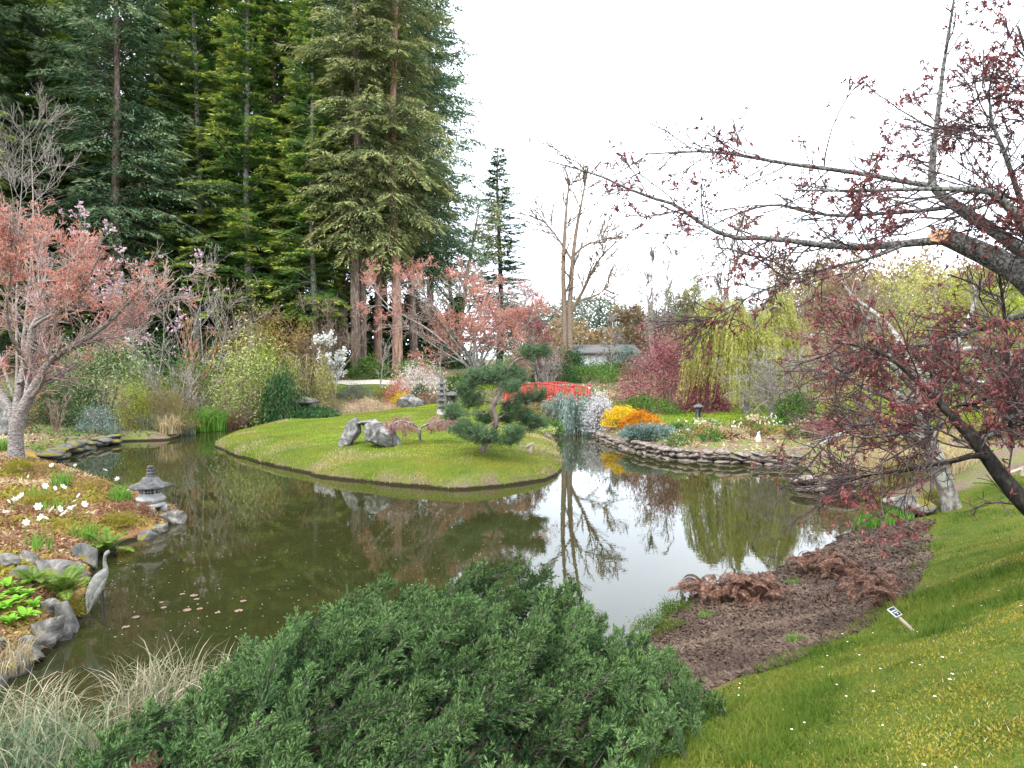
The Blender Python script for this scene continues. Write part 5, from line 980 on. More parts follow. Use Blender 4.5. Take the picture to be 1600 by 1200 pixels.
# ------------------------------------------------------------------ near cherry, its stems rising right of the frame
def at4(l_): return limb(l_, 20)
D5 = 5.5
root = base(1775, 5.3)
LIMBS = [
 [(1775, 905, 5.3, 49.6), (1752, 740, 5.35, 40), (1700, 560, 5.4, 32), (1650, 480, 5.45, 25.6), (1600, 430, 5.5, 20), (1545, 400, 5.6, 16.8), (1510, 384, 5.65, 15.2), (1478, 370, 5.7, 13.6)],
 [(1500, 380, 5.66, 7.48), (1470, 376, 5.75, 6.8), (1420, 380, 5.85, 6.12), (1350, 386, 5.95, 5.44), (1280, 382, 6.05, 4.76), (1200, 372, 6.2, 4.08), (1140, 370, 6.3, 3.54), (1090, 345, 6.4, 3.13), (1055, 320, 6.45, 2.72), (1000, 303, 6.55, 2.18), (930, 272, 6.7, 1.63), (850, 250, 6.9, 0.816)],
 [(1720, 560, 5.5, 15), (1660, 460, 5.6, 12.9), (1605, 400, 5.7, 10.2), (1560, 365, 5.8, 9.52), (1520, 340, 5.9, 8.84), (1488, 318, 6., 8.16), (1466, 300, 6.05, 6.8), (1456, 285, 6.1, 6.12), (1458, 245, 6.1, 4.76), (1464, 190, 6.1, 3.74), (1472, 120, 6.1, 3.06), (1481, 60, 6.1, 2.38), (1492, -10, 6.1, 1.63), (1496, -60, 6.1, 1.02)],
 [(1456, 290, 6.1, 4.42), (1420, 285, 6.2, 4.08), (1350, 272, 6.3, 3.67), (1280, 262, 6.4, 3.4), (1220, 254, 6.5, 2.99), (1170, 245, 6.6, 2.58), (1110, 237, 6.7, 2.04), (1060, 238, 6.8, 1.63), (1000, 241, 6.9, 0.952)],
 [(1490, 322, 6., 4.08), (1450, 328, 6.2, 3.4), (1390, 333, 6.4, 2.99), (1310, 337, 6.6, 2.58), (1260, 330, 6.7, 2.31), (1210, 320, 6.8, 1.9), (1150, 335, 7, 1.36), (1080, 370, 7.2, 0.68)],
 [(1680, 520, 5.2, 13.6), (1640, 420, 5.1, 10.2), (1595, 345, 5.1, 7.48), (1555, 305, 5.1, 6.12), (1530, 298, 5.1, 4.76), (1450, 295, 5.2, 3.4), (1350, 298, 5.4, 2.72), (1240, 297, 5.6, 1.36)],
 [(1710, 880, 5., 20.4), (1645, 822, 4.9, 17.4), (1600, 785, 4.9, 14.4), (1560, 738, 4.95, 11.7), (1525, 690, 5., 9.6), (1498, 662, 5.05, 7.8), (1476, 638, 5.1, 6), (1445, 608, 5.2, 3.6), (1410, 575, 5.25, 2.7), (1375, 550, 5.3, 2.16), (1340, 540, 5.4, 1.56), (1305, 536, 5.5, 0.9)],
 [(1545, 715, 4.95, 5.44), (1520, 712, 4.95, 4.76), (1490, 720, 5., 4.08), (1450, 727, 5.1, 3.4), (1410, 736, 5.2, 2.72), (1370, 740, 5.3, 2.04), (1330, 752, 5.4, 1.36), (1295, 775, 5.5, 0.816)],
 [(1500, 662, 5.05, 4.76), (1478, 655, 5.1, 4.42), (1462, 670, 5.15, 4.08), (1435, 668, 5.2, 3.4), (1400, 678, 5.3, 2.72), (1360, 683, 5.4, 2.04), (1320, 680, 5.5, 1.36), (1270, 690, 5.6, 0.68)],
 [(1530, 690, 5., 5.44), (1552, 675, 4.95, 4.76), (1575, 655, 4.9, 4.08), (1600, 645, 4.85, 3.4), (1640, 640, 4.8, 2.04)],
 [(1650, 480, 5.5, 6.12), (1600, 493, 5.6, 4.42), (1550, 508, 5.7, 3.74), (1500, 522, 5.8, 3.4), (1450, 538, 5.9, 2.86), (1400, 548, 6., 2.45), (1372, 552, 6.05, 2.04), (1335, 578, 6.1, 1.36), (1300, 600, 6.2, 0.68)],
 [(1480, 645, 5.1, 3.4), (1500, 633, 5.05, 2.99), (1525, 630, 5.0, 2.72), (1550, 615, 5., 2.31), (1575, 580, 5., 1.9), (1600, 560, 5., 1.5), (1640, 540, 5., 1.02)],
 [(1582, 700, 5.6, 3.06), (1577, 640, 5.6, 3.06), (1574, 560, 5.6, 2.72), (1568, 480, 5.6, 2.31), (1560, 420, 5.6, 1.77)],
 [(1420, 380, 5.85, 2.72), (1370, 400, 5.8, 2.31), (1310, 415, 5.8, 2.04), (1250, 432, 5.8, 1.63), (1190, 455, 5.8, 1.36), (1140, 480, 5.8, 0.952), (1100, 505, 5.8, 0.544)],
 [(1600, 430, 5.5, 5.44), (1610, 360, 5.4, 4.76), (1590, 300, 5.3, 4.08), (1570, 240, 5.2, 3.4), (1550, 190, 5.2, 2.38), (1545, 140, 5.2, 1.36)],
 [(1690, 540, 5.3, 9.52), (1700, 400, 5.2, 7.48), (1680, 280, 5.1, 5.44), (1650, 180, 5.1, 4.08), (1610, 100, 5.1, 2.72), (1590, 40, 5.1, 1.7)],
]
LB_ = [at4(x) for x in LIMBS]; rng = np.random.default_rng(71)
t = thing('near_cherry_tree', 'near cherry with grey ringed limbs, wine red young leaves and a sawn stub', 'tree', root)
dark = {6}
for k in range(len(LB_)):
    P, R = LB_[k]; g = G(); tubes(g, P[None], R[None], 14 if k in (0, 2, 6) else 8); link('limb', g.mesh('limb', [M['darkbark'] if k in (6, 7, 11, 12) else M['nearbark']], True, off=root), t)
# sawn end: a short collar and the pale cut face
P, R = LB_[0]; dirc = nrm(P[-1]-P[-3]); rs = R[-1]; X = nrm(np.cross(dirc, [0, 0, 1.])); Y = np.cross(X, dirc); a = np.arange(24)/24*2*np.pi
ring = P[-1]-dirc*.03+rs*1.02*(X*np.cos(a)[:, None]+Y*np.sin(a)[:, None]); nc = nrm(np.array([-.62, -.5, .6])); pc = P[-1]+dirc*.035
rot_ = ring-dirc*(((ring-pc)@nc)/(dirc@nc))[:, None]; jj = np.arange(24)
g = G(); g.add(np.vstack([ring, rot_]), np.stack([jj, (jj+1) % 24, 24+(jj+1) % 24, 24+jj], 1)); link('stub', g.mesh('stub', [M['nearbark']], True, off=root), t)
g = G(); g.add(np.vstack([rot_, rot_.mean(0)+nc*.004]), [[k, (k+1) % 24, 24] for k in range(24)]); o = link('cut_face', g.mesh('cut_face', [M['cutwood']], off=root), t); o['label'] = 'orange fresh sawn face'
PL = np.array([x[0] for i, x in enumerate(LB_) if i not in (0,)]); RL = np.array([x[1] for i, x in enumerate(LB_) if i not in (0,)]); RL = np.minimum(RL, .022)
T1 = spawn(rng, PL, RL, 21, .16, 1, .5, 1.2, .3, 1.0, 6, .13, (0, 0, .015), .42, .1, .0055, .35)
T2 = spawn(rng, *T1, 6, .1, 1, .4, 1.1, .12, .4, 4, .16, (0, 0, .0), .55, 0, .0038, .3)
T3 = spawn(rng, *T2, 2, .2, 1, .4, 1.1, .06, .2, 2, .16, (0, 0, .0), .6, 0, .003, .3)
g = G(); tubes(g, *T1, 4, 0); tubes(g, *T2, 3, 0); tubes(g, *T3, 3, 0); link('twigs', g.mesh('twigs', [M['winetwig']], True, off=root), t)
def tufts(g, rng, C, n, L, Wd, droop):
    ax = nrm(rdir(rng, len(C))*.8+np.array([0, 0, .25]))
    for q in range(n):
        Dd = nrm(ax*.5+rdir(rng, len(C))*.8+np.array([0, 0, -droop])); cards(g, C, Dd, sideof(rng, Dd), L*rng.uniform(.5, 1.25, len(C)), Wd*rng.uniform(.7, 1.2, len(C)), 0, fold=.2, mid=.4)
C = np.concatenate([on(rng, T2[0], 2, .55, 1)[0], on(rng, T3[0], 2, .65, 1)[0]]); nz_ = vnoise(C*2.2, 8)
dens = np.where(C[:, 2] < ztop(440, 5.6), -.12, -.02); C = C[nz_ > dens]
g = G(); tufts(g, rng, C, 5, .044, .014, .35); link('leaves', g.mesh('leaves', [M['wineleaf']], off=root), t); print('near leaves', len(C)*4)

# second maple: grey forked trunk at the lawn edge
p = hit(1487, 797); D = p[1]; print('maple B depth', D)
LM = [[(1490, 808, D, 17), (1484, 780, D, 13.5), (1473, 745, D, 12.5), (1458, 705, D, 12.5), (1446, 672, D, 12), (1436, 640, D, 11), (1432, 600, D, 10), (1424, 572, D, 8), (1400, 555, D-.3, 5), (1370, 520, D-.6, 3.4), (1340, 480, D-1, 2)],
      [(1438, 650, D, 8), (1450, 612, D+.1, 9), (1468, 582, D+.2, 8), (1482, 555, D+.3, 7), (1505, 520, D+.4, 5), (1520, 480, D+.6, 3), (1530, 440, D+.7, 2)],
      [(1440, 655, D, 6), (1415, 635, D-.3, 5.5), (1385, 620, D-.8, 4.4), (1340, 600, D-1.4, 3), (1290, 560, D-2, 1.6)],
      [(1450, 690, D, 6), (1420, 680, D-.6, 5), (1380, 660, D-1.2, 4), (1330, 670, D-1.8, 2.6), (1270, 700, D-2.2, 1.2)],
      [(1425, 580, D, 5), (1410, 540, D+.6, 4.4), (1380, 500, D+1.2, 3.2), (1330, 460, D+1.8, 2), (1310, 430, D+2.2, 1)],
      [(1484, 550, D+.3, 5), (1520, 545, D+.2, 4), (1560, 550, D+.1, 3), (1600, 560, D, 2), (1640, 560, D, 1)],
      [(1465, 585, D+.2, 5), (1500, 590, D-.6, 4), (1540, 600, D-1.1, 3), (1590, 625, D-1.4, 2), (1640, 650, D-1.6, 1)],
      [(1430, 610, D, 5), (1390, 570, D-1, 4), (1340, 550, D-1.6, 3), (1290, 520, D-2, 2), (1250, 530, D-2.2, 1)]]
w, lf, Ps = make_tree('forked_maple', 73, [limb(x, 18) for x in LM], p, [dict(k=15, t0=.3, t1=1, a0=.4, a1=1.1, l0=.5, l1=1.3, nseg=5, wig=.12, trop=(0, 0, .0), rs=.42, flat=.4, rmin=.007), dict(k=8, t0=.1, t1=1, a0=.3, a1=1.0, l0=.2, l1=.6, nseg=3, wig=.15, rs=.5, rmin=.005), dict(k=3, t0=.2, t1=1, a0=.3, a1=1.0, l0=.08, l1=.25, nseg=2, wig=.15, rs=.5, rmin=.0022)],
    dict(k=3, t0=.2, L=.052, W=.02, n=3, droop=.35, jit=.015, cut=-.02, cs=1.1), [M['greybark'], M['browntwig'], M['wineleaf']])
tree_thing('forked_maple_tree', 'dark red leaved maple with pale grey forked trunk at the lawn edge', 'tree', p, w, lf)

# ------------------------------------------------------------------ foreground juniper
rng = np.random.default_rng(81)
JP = [(-2.05, 2.0), (-2.1, 3.5), (-1.95, 4.5), (-1.3, 5.2), (-.2, 5.55), (.7, 5.2), (1.0, 4.5), (1.25, 3.9), (.8, 3.2), (.3, 2.4), (-.5, 1.8), (-1.6, 1.6)]
def juniper_z(x, y):
    sd = -psd(JP, x, y); p3 = np.stack([x*1.6, y*1.6, 0*x], 1); lump = np.maximum(.16*vnoise(p3*1.1, 3), -.07)+.2*np.abs(vnoise(p3*2.2, 4))-.05
    top = 1.50+.02*x-.22*np.maximum(-x-1.1, 0)-.05*np.maximum(y-4.6, 0)-.12*np.maximum(x-.2, 0)
    g_ = H(x, y); return g_+(np.maximum(top-g_, .35)+lump)*np.clip(sd/.75, 0, 1)**.5
t = thing('spreading_juniper', 'large dense dark green juniper sprawling along the near bank', 'shrub', (-.8, 3.6, h1(-.8, 3.6))); T0 = np.array(t.location)
tries = rng.uniform((-3.1, 1.7), (1.3, 5.6), (14000, 2)); tries = tries[psd(JP, tries[:, 0], tries[:, 1]) < -.02]; cx = np.zeros((0, 2))
for q in tries:
    if len(cx) == 0 or np.min((cx[:, 0]-q[0])**2+(cx[:, 1]-q[1])**2) > (.045+.014*q[1])**2: cx = np.vstack([cx, q])
NP = len(cx); print('juniper plumes', NP)
big = np.zeros(NP, bool); big[rng.permutation(NP)[:300]] = True
zc = juniper_z(cx[:, 0], cx[:, 1])+np.where(big, rng.uniform(-.06, .07, NP), rng.uniform(-.16, .0, NP))
az = .75+rng.normal(0, .5, NP)+1.1*vnoise(np.stack([cx[:, 0]*.8, cx[:, 1]*.8, np.zeros(NP)], 1), 7)+np.where(cx[:, 0] < -1.3, 1.0, 0); el = rng.uniform(.3, .85, NP)
A_ = np.stack([np.cos(az)*np.cos(el), np.sin(az)*np.cos(el), np.sin(el)], 1); LP_ = rng.uniform(.32, .55, NP)
TIP = np.stack([cx[:, 0], cx[:, 1], zc], 1); ROOT = TIP-A_*LP_[:, None]
pm_ = []
for v in range(8):
    r2 = np.random.default_rng(900+v); mp = np.stack([np.array([[.02*math.sin(q*3+v), .03*q*q, q-1]]) for q in np.linspace(0, 1, 6)], 1)*.45
    sp, _ = spawn(r2, mp, np.full((1, 6), .003), 26, .1, 1., .3, .8, .09, .19, 4, .08, (0, .02, .06), 1, 0, .001, .5)
    sh, _ = spawn(r2, sp, np.full(sp.shape[:2], .002), 12, .05, 1., .35, .8, .03, .07, 2, .08, (0, 0, .06), 1, 0, .001, .45)
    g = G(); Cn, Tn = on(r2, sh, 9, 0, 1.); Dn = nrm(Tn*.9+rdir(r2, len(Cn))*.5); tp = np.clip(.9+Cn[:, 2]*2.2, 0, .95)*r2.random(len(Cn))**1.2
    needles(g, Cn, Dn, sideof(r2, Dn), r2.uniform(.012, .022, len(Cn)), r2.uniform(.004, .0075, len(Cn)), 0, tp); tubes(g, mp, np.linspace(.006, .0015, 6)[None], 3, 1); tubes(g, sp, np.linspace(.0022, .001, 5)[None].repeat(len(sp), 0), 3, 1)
    pm_.append(g.mesh('plume', [M['juniper'], M['winetwig']], attr=True))
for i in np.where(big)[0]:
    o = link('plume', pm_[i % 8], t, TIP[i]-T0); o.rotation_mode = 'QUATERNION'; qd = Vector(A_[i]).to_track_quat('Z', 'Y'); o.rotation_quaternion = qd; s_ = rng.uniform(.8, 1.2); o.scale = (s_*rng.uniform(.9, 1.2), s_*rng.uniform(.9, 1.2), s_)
for o in [c for c in t.children if c.name.startswith('plume')][40:300:300]: o.material_slots[0].link = 'OBJECT'; o.material_slots[0].material = M['deadfern']
f_ = ~big; mainP = np.stack([ROOT[f_]*(1-q)+TIP[f_]*q+np.array([0, 0, -.04])*np.sin(np.pi*q) for q in np.linspace(0, 1, 5)], 1)
SP, _ = spawn(rng, mainP, np.full(mainP.shape[:2], .003), 14, .15, 1., .3, .8, .09, .19, 3, .08, (0, 0, .07), 1, 0, .001, .5)
SH, _ = spawn(rng, SP, np.full(SP.shape[:2], .002), 6, .05, 1., .35, .8, .035, .08, 2, .08, (0, 0, .06), 1, 0, .001, .45)
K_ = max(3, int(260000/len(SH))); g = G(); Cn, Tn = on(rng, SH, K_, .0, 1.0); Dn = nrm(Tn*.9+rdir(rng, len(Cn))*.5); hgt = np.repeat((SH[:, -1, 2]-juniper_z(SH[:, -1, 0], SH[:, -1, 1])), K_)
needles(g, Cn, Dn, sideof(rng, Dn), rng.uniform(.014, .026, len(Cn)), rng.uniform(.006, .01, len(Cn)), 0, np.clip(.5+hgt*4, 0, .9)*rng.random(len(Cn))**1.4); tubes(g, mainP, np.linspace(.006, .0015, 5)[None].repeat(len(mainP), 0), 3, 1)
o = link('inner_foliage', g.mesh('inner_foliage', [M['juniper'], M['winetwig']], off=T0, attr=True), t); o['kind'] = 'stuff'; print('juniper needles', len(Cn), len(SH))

# ------------------------------------------------------------------ far wood and understory
def far_mass(name, u0, u1, D, vt, vb, n, leafm, L, seed, dz=8, wob=26):
    rng = np.random.default_rng(seed); u = rng.uniform(u0, u1, n); d = D+rng.uniform(-dz, dz, n); x = (u-800)/F*d
    top = np.array([ztop(v, D) for v in (vt, vb)]); crest = top[0]+(vnoise(np.stack([u/38., 0*u, 0*u], 1), seed)*.6+vnoise(np.stack([u/11., 0*u, 0*u], 1), seed+1)*.4)*wob*D/F
    gz = H(x, d); z = gz+(crest-gz)*rng.random(n)**.75; C = np.stack([x, d, z], 1); Dd = nrm(rdir(rng, n)+np.array([0, 0, -.1])); g = G(); needles(g, C, Dd, sideof(rng, Dd), L*rng.uniform(.5, 1.3, n), L*.6, 0)
    o = link(name, g.mesh(name, [leafm])); o['kind'] = 'stuff'; o['label'] = 'far wooded rise behind the garden'; o['category'] = 'wood'; return o
far_mass('far_wood', 780, 1300, 118, 486, 560, 22000, M['greygreen'], .6, 5)
far_mass('far_wood', 820, 1750, 108, 508, 560, 22000, M['bronze'], .55, 6)
far_mass('hillside_wood', 1200, 1900, 75, 415, 540, 32000, M['bronze'], .42, 7, 10, 34)
far_mass('hillside_wood', 1250, 1900, 66, 448, 540, 28000, M['paleg'], .36, 8, 8, 30)
far_mass('grove_understory', -150, 720, 64, 470, 575, 30000, M['deep'], .6, 9, 5, 40)
for u, D, vt, w in [(40, 44, 500, 150), (140, 44, 520, 120), (230, 46, 515, 130), (330, 47, 520, 120), (420, 52, 530, 110), (520, 56, 535, 110), (610, 58, 540, 110), (700, 58, 520, 110)]:
    shrub('evergreen_shrub', 'dark evergreen undergrowth at the foot of the firs', u, D, vt, w, M['deep'], 4200, .2, .09, 40, group='undergrowth below the firs')

# ------------------------------------------------------------------ near lawn, island turf, mulch, litter
rng = np.random.default_rng(91)
def scatter(rng, n, x0, x1, y0, y1, pw, test):
    t = rng.random(n); y = (y0**(1-pw)+t*(y1**(1-pw)-y0**(1-pw)))**(1/(1-pw)); x = rng.uniform(x0, x1, n); k = test(x, y); return x[k], y[k]
def infr(x, y): return np.abs(x) < y*.85+1.5
x, y = scatter(rng, 620000, -.3, 12, 1.9, 13.2, 1.6, lambda x, y: (psd(LAWN, x, y) < .06+.1*vnoise(np.stack([x*2, y*2, 0*x], 1), 3)) & infr(x, y))
x, y = x[:190000], y[:190000]; P = np.stack([x, y, H(x, y)-.004], 1); q = vnoise(np.stack([x*.9, y*.9, 0*x], 1), 12)+.5*vnoise(np.stack([x*3, y*3, 0*x], 1), 13)
tall = np.clip(q-.15, 0, 1)*1.7+np.clip(vnoise(np.stack([x*5, y*5, 0*x], 1), 17)-.4, 0, 1)*2.2; ms = (rng.random(len(x)) < np.clip(.45-1.1*q, .12, .8)); dr = (~ms) & (rng.random(len(x)) < np.clip(.1-.4*q, .04, .35)); g = G()
gm = ~(ms | dr)
blades(g, rng, P[gm], (.02+.05*tall[gm])*rng.uniform(.5, 1.3, gm.sum()), .0045+.0006*y[gm], rng.uniform(.2, 1.2, gm.sum()), 0, 1)
blades(g, rng, P[dr], .02*rng.uniform(.5, 1.3, dr.sum()), .004+.0006*y[dr], rng.uniform(.5, 1.4, dr.sum()), 2, 1)
blades(g, rng, P[ms], .016*rng.uniform(.5, 1.3, ms.sum()), .008+.0006*y[ms], rng.uniform(.2, 1.3, ms.sum()), 1, 1)
o = link('lawn_grass', g.mesh('lawn_grass', [M['nearlawn'], M['moss'], M['drygrass']])); o['kind'] = 'stuff'; o['label'] = 'mossy near lawn grass on the slope'; o['category'] = 'grass'; print('lawn', len(x))
# far grass: island
x = rng.uniform(-12, 2.2, 400000); y = 15.5+23*rng.random(400000)**1.5; k = (psd(ISL_POLY, x, y) < .12) & (psd(POND, x, y) > -.02); x, y = x[k][:95000], y[k][:95000]; z = H(x, y); k = z > .03; x, y, z = x[k], y[k], z[k]
sdi = psd(POND, x, y); q = vnoise(np.stack([x*.8, y*.8, 0*x], 1), 14); edge = sdi < 1.4; tn = edge & (q+.5*rng.random(len(x)) > .38); mo = (~tn) & (q < -.05+.25*(sdi < 2.5)) & (rng.random(len(x)) < .7); gr = ~(tn | mo)
P = np.stack([x, y, z-.006], 1); g = G()
for m_, i_, hh in ((gr, 0, .05), (mo, 1, .035), (tn, 2, .07)): blades(g, rng, P[m_], hh*rng.uniform(.5, 1.4, m_.sum())*(1+1.3*(sdi[m_] < .25)*rng.random(m_.sum())), .014, rng.uniform(.3, 1.3, m_.sum()), i_, 1)
o = link('island_grass', g.mesh('island_grass', [M['grass'], M['moss'], M['drygrass']])); o['kind'] = 'stuff'; o['label'] = 'short mossy turf of the island'; o['category'] = 'grass'
for nm, poly, n_, lb in (('far_lawn_grass', FAR_LAWN, 16000, 'short green lawn under the willow'), ('path_lawn_grass', PATH_LAWN, 9000, 'strip of lawn beside the path'), ('back_lawn_grass', BACK_LAWN, 9000, 'mossy lawn rising behind the island')):
    a = np.array(poly); x = rng.uniform(a[:, 0].min(), a[:, 0].max(), n_*3); y = rng.uniform(a[:, 1].min(), a[:, 1].max(), n_*3); k = (psd(poly, x, y) < .1); x, y = x[k][:n_], y[k][:n_]; g = G()
    blades(g, rng, np.stack([x, y, H(x, y)-.005], 1), .06*rng.uniform(.5, 1.4, len(x)), .025, rng.uniform(.3, 1.2, len(x)), 0, 1); o = link(nm, g.mesh(nm, [M['grass']])); o['kind'] = 'stuff'; o['label'] = lb; o['category'] = 'grass'
def flat_scatter(name, label, x, y, mats, L, Wd, lift=.004, tilt=.35, mi=None, cat='mulch'):
    n = len(x); P = np.stack([x, y, H(x, y)+lift+rng.random(n)*.008], 1); a = rng.uniform(0, 6.28, n); Dd = nrm(np.stack([np.cos(a), np.sin(a), rng.normal(0, tilt, n)], 1)); S = nrm(np.cross(Dd, nrm(np.array([0, 0, 1.])+rng.normal(size=(n, 3))*tilt))); g = G()
    Lr = L*rng.uniform(.4, 1.5, n)*(1 if np.isscalar(L) else 1)
    for j in range(len(mats)):
        k = np.ones(n, bool) if mi is None else mi == j
        needles(g, P[k], Dd[k], S[k], Lr[k], (Wd*rng.uniform(.8, 1.6, n))[k], j)
    o = link(name, g.mesh(name, mats)); o['kind'] = 'stuff'; o['label'] = label; o['category'] = cat; return o
MP = [(.2, 4.0), (-.2, 6.2), (1.2, 7.2), (3.3, 9.4), (5.5, 12.6), (6.6, 12.8)] + [tuple(gnd(*p)[:2]) for p in LB][::-1]
x, y = scatter(rng, 300000, -.2, 7, 4, 13, 1.4, lambda x, y: (psd(MP, x, y) < .05+.12*vnoise(np.stack([x*2, y*2, 0*x], 1), 3)) & (psd(POND, x, y) > .12) & infr(x, y)); x, y = x[:60000], y[:60000]
flat_scatter('mulch_chips', 'dark bark mulch chips on the near bank', x, y, [M['chip']], .03+.002*y, .012+.0012*y)
# left bed: rusty litter and moss
x = rng.uniform(-16, -4.6, 260000); y = 5+15*rng.random(260000)**1.3; k = (psd(LEFTBED, x, y) < 0) & (psd(POND, x, y) > .1) & infr(x, y); x, y = x[k][:70000], y[k][:70000]
q = vnoise(np.stack([x*1.1, y*1.1, 0*x], 1), 21)+.4*vnoise(np.stack([x*3, y*3, 0*x], 1), 22)+rng.normal(0, .25, len(x)); mi = np.where(q > .30, 1, np.where(q < -.45, 2, 0))
flat_scatter('bed_litter', 'rusty leaf litter and moss covering the left bed', x, y, [M['litter'], M['moss'], M['drygrass']], .05+.002*y, .02+.001*y, tilt=.7, mi=mi, cat='leaf litter')
# ground cover of the far beds
x = rng.uniform(-22, 22, 90000); y = rng.uniform(19, 50, 90000); k = (psd(POND, x, y) > .15) & (psd(ISL_POLY, x, y) > .3) & (psd(LEFTBED, x, y) > 0) & (psd(FAR_LAWN, x, y) > 0) & (psd(BACK_LAWN, x, y) > 0) & (np.abs(y-45.4) > .9) & infr(x, y)
x, y = x[k], y[k]; q = vnoise(np.stack([x*.6, y*.6, 0*x], 1), 31)+rng.normal(0, .2, len(x)); mi = np.where(q > .15, 1, np.where(q < -.3, 2, 0))
flat_scatter('bed_ground_cover', 'low ground cover and leaf litter of the far garden beds', x, y, [M['litter'], M['mid'], M['drygrass']], .14, .06, tilt=.9, mi=mi, cat='ground cover')

# ------------------------------------------------------------------ left bed plants
def strip_mesh(name, L, Wd, matl, seg=6, curl=.9, el=1.0, shape=None):
    """one leaf, root at origin, rising along +x"""
    s = np.linspace(0, 1, seg+1); a = el-curl*s**1.3*1.5; px_ = np.concatenate([[0], np.cumsum(np.cos(a[1:]))])*L/seg; pz = np.concatenate([[0], np.cumsum(np.sin(a[1:]))])*L/seg
    w = (np.sin(np.pi*np.clip(s*.92+.06, 0, 1))**.7 if shape is None else shape(s))*Wd/2; V = []
    for k in range(seg+1): V += [(px_[k], -w[k], pz[k]+w[k]*.3), (px_[k], 0, pz[k]), (px_[k], w[k], pz[k]+w[k]*.3)]
    q = []
    for k in range(seg): i = 3*k; q += [[i, i+1, i+4, i+3], [i+1, i+2, i+5, i+4]]
    g = G(); g.add(V, q); return g.mesh(name, [matl], True)
lm = strip_mesh('rosette_leaf', .15, .065, M['lettuce'], 6, .75, 1.15)
for i, (u, v, s) in enumerate([(12, 915, 1.), (42, 930, 1.1), (8, 950, 1.1), (38, 965, 1.2), (-20, 925, 1.1), (25, 940, 1.0), (-25, 960, 1.2), (52, 948, 1.0), (20, 925, .9), (45, 910, .8), (15, 972, 1.1), (-8, 938, 1.0)]):
    p = hit(u, v+6); t = thing('leafy_rosette', 'bright green leafy rosette at the rocky edge of the left bed', 'plant', p, 'bright rosettes on the left bed', i*.9, s); r2 = np.random.default_rng(300+i)
    for k in range(13):
        o = link('leaf', lm, t); o.rotation_euler = (0, r2.uniform(-.45, .25), k*2.4+r2.uniform(-.2, .2)); o.scale = (r2.uniform(.6, 1.1),)*3
def frond_mesh(name, L, Wd, matl, npin=22, el=1.1, curl=1.0):
    s = np.linspace(0, 1, 13); a = el-curl*s**1.2*1.4; X = np.concatenate([[0], np.cumsum(np.cos(a[1:]))])*L/12; Z = np.concatenate([[0], np.cumsum(np.sin(a[1:]))])*L/12; P = np.stack([X, 0*X, Z], 1)
    g = G(); tubes(g, P[None], np.linspace(.004, .0012, 13)[None], 3); t_ = np.linspace(.12, .99, npin); C = np.stack([np.interp(t_, s, P[:, k]) for k in range(3)], 1); T = nrm(np.gradient(C, axis=0))
    for sd in (-1, 1):
        Dd = nrm(T*.45+np.array([0, sd, 0])*1.0+np.array([0, 0, -.1])); N = nrm(np.cross(Dd, T)); S = nrm(np.cross(N, Dd)); ll = Wd*.5*np.sin(np.pi*np.clip(t_*.85+.12, 0, 1))**.8+.01; cards(g, C, Dd, S, ll, L/npin*.95, 0, mid=.3)
    return g.mesh(name, [matl])
fm = frond_mesh('fern_frond', .42, .16, M['fern'])
def fern(label, u, v, s, n, seed, fmesh=fm, group=None):
    p = hit(u, v); t = thing('fern', label, 'fern', p, group, 0, s); r2 = np.random.default_rng(seed)
    for k in range(n): o = link('frond', fmesh, t); o.rotation_euler = (r2.uniform(-.2, .2), r2.uniform(-.5, .25), k*2.4+r2.uniform(-.3, .3)); o.scale = (r2.uniform(.7, 1.1),)*3
fern('olive green fern spilling over the rocks beside the heron', 100, 938, 1.25, 22, 401)
fern('darker fern hanging over the water behind the heron', 165, 868, 1.3, 20, 402)
fern('small fern at the water below the lantern bed', 200, 858, 1.1, 14, 403)
fern('fern tucked between the rocks beside the bright rosettes', 50, 915, .9, 14, 404)
# white daffodils
pm = G(); a = np.arange(6)*np.pi/3
Dd = np.stack([np.cos(a)*.95, np.sin(a)*.95, np.full(6, .25)], 1); cards(pm, np.zeros((6, 3)), nrm(Dd), nrm(np.stack([-np.sin(a), np.cos(a), 0*a], 1)), .055, .04, 0, fold=-.1, mid=.55); petm = pm.mesh('petals', [M['petal']])
g = G(); lathe(g, [(.006, 0), (.012, .012), (.016, .024)], 8); cupm = g.mesh('cup', [M['cream']], True)
g = G(); tubes(g, np.array([[(0, 0, -.02), (.01, 0, .1), (.0, 0, .2), (.0, -.015, .225)]]), np.array([[.004, .0035, .003, .003]]), 5); stm = g.mesh('stem', [M['green']], True)
DAFF = [(82, 735), (118, 731), (46, 750), (70, 773), (85, 772), (98, 775), (35, 789), (12, 796), (24, 795), (125, 788), (118, 792), (60, 811), (110, 806), (92, 813), (100, 815), (117, 809), (105, 811), (142, 812), (70, 823), (66, 828), (40, 833), (38, 838), (10, 819), (163, 746), (190, 750), (197, 748), (184, 758), (205, 776), (131, 806), (84, 806)]
rng = np.random.default_rng(93)
for i, (u, v) in enumerate(DAFF):
    p = hit(u, v+9); t = thing('white_daffodil', 'white daffodil in flower on the rusty left bed', 'flower', p, 'white daffodils on the left bed', rng.uniform(0, 6.28), rng.uniform(.85, 1.35)); link('stem', stm, t)
    f = link('petals', petm, t, (0, -.015, .225)); f.rotation_euler = (rng.uniform(.5, 1.3), rng.uniform(-.3, .3), 0); c = link('cup', cupm, f)
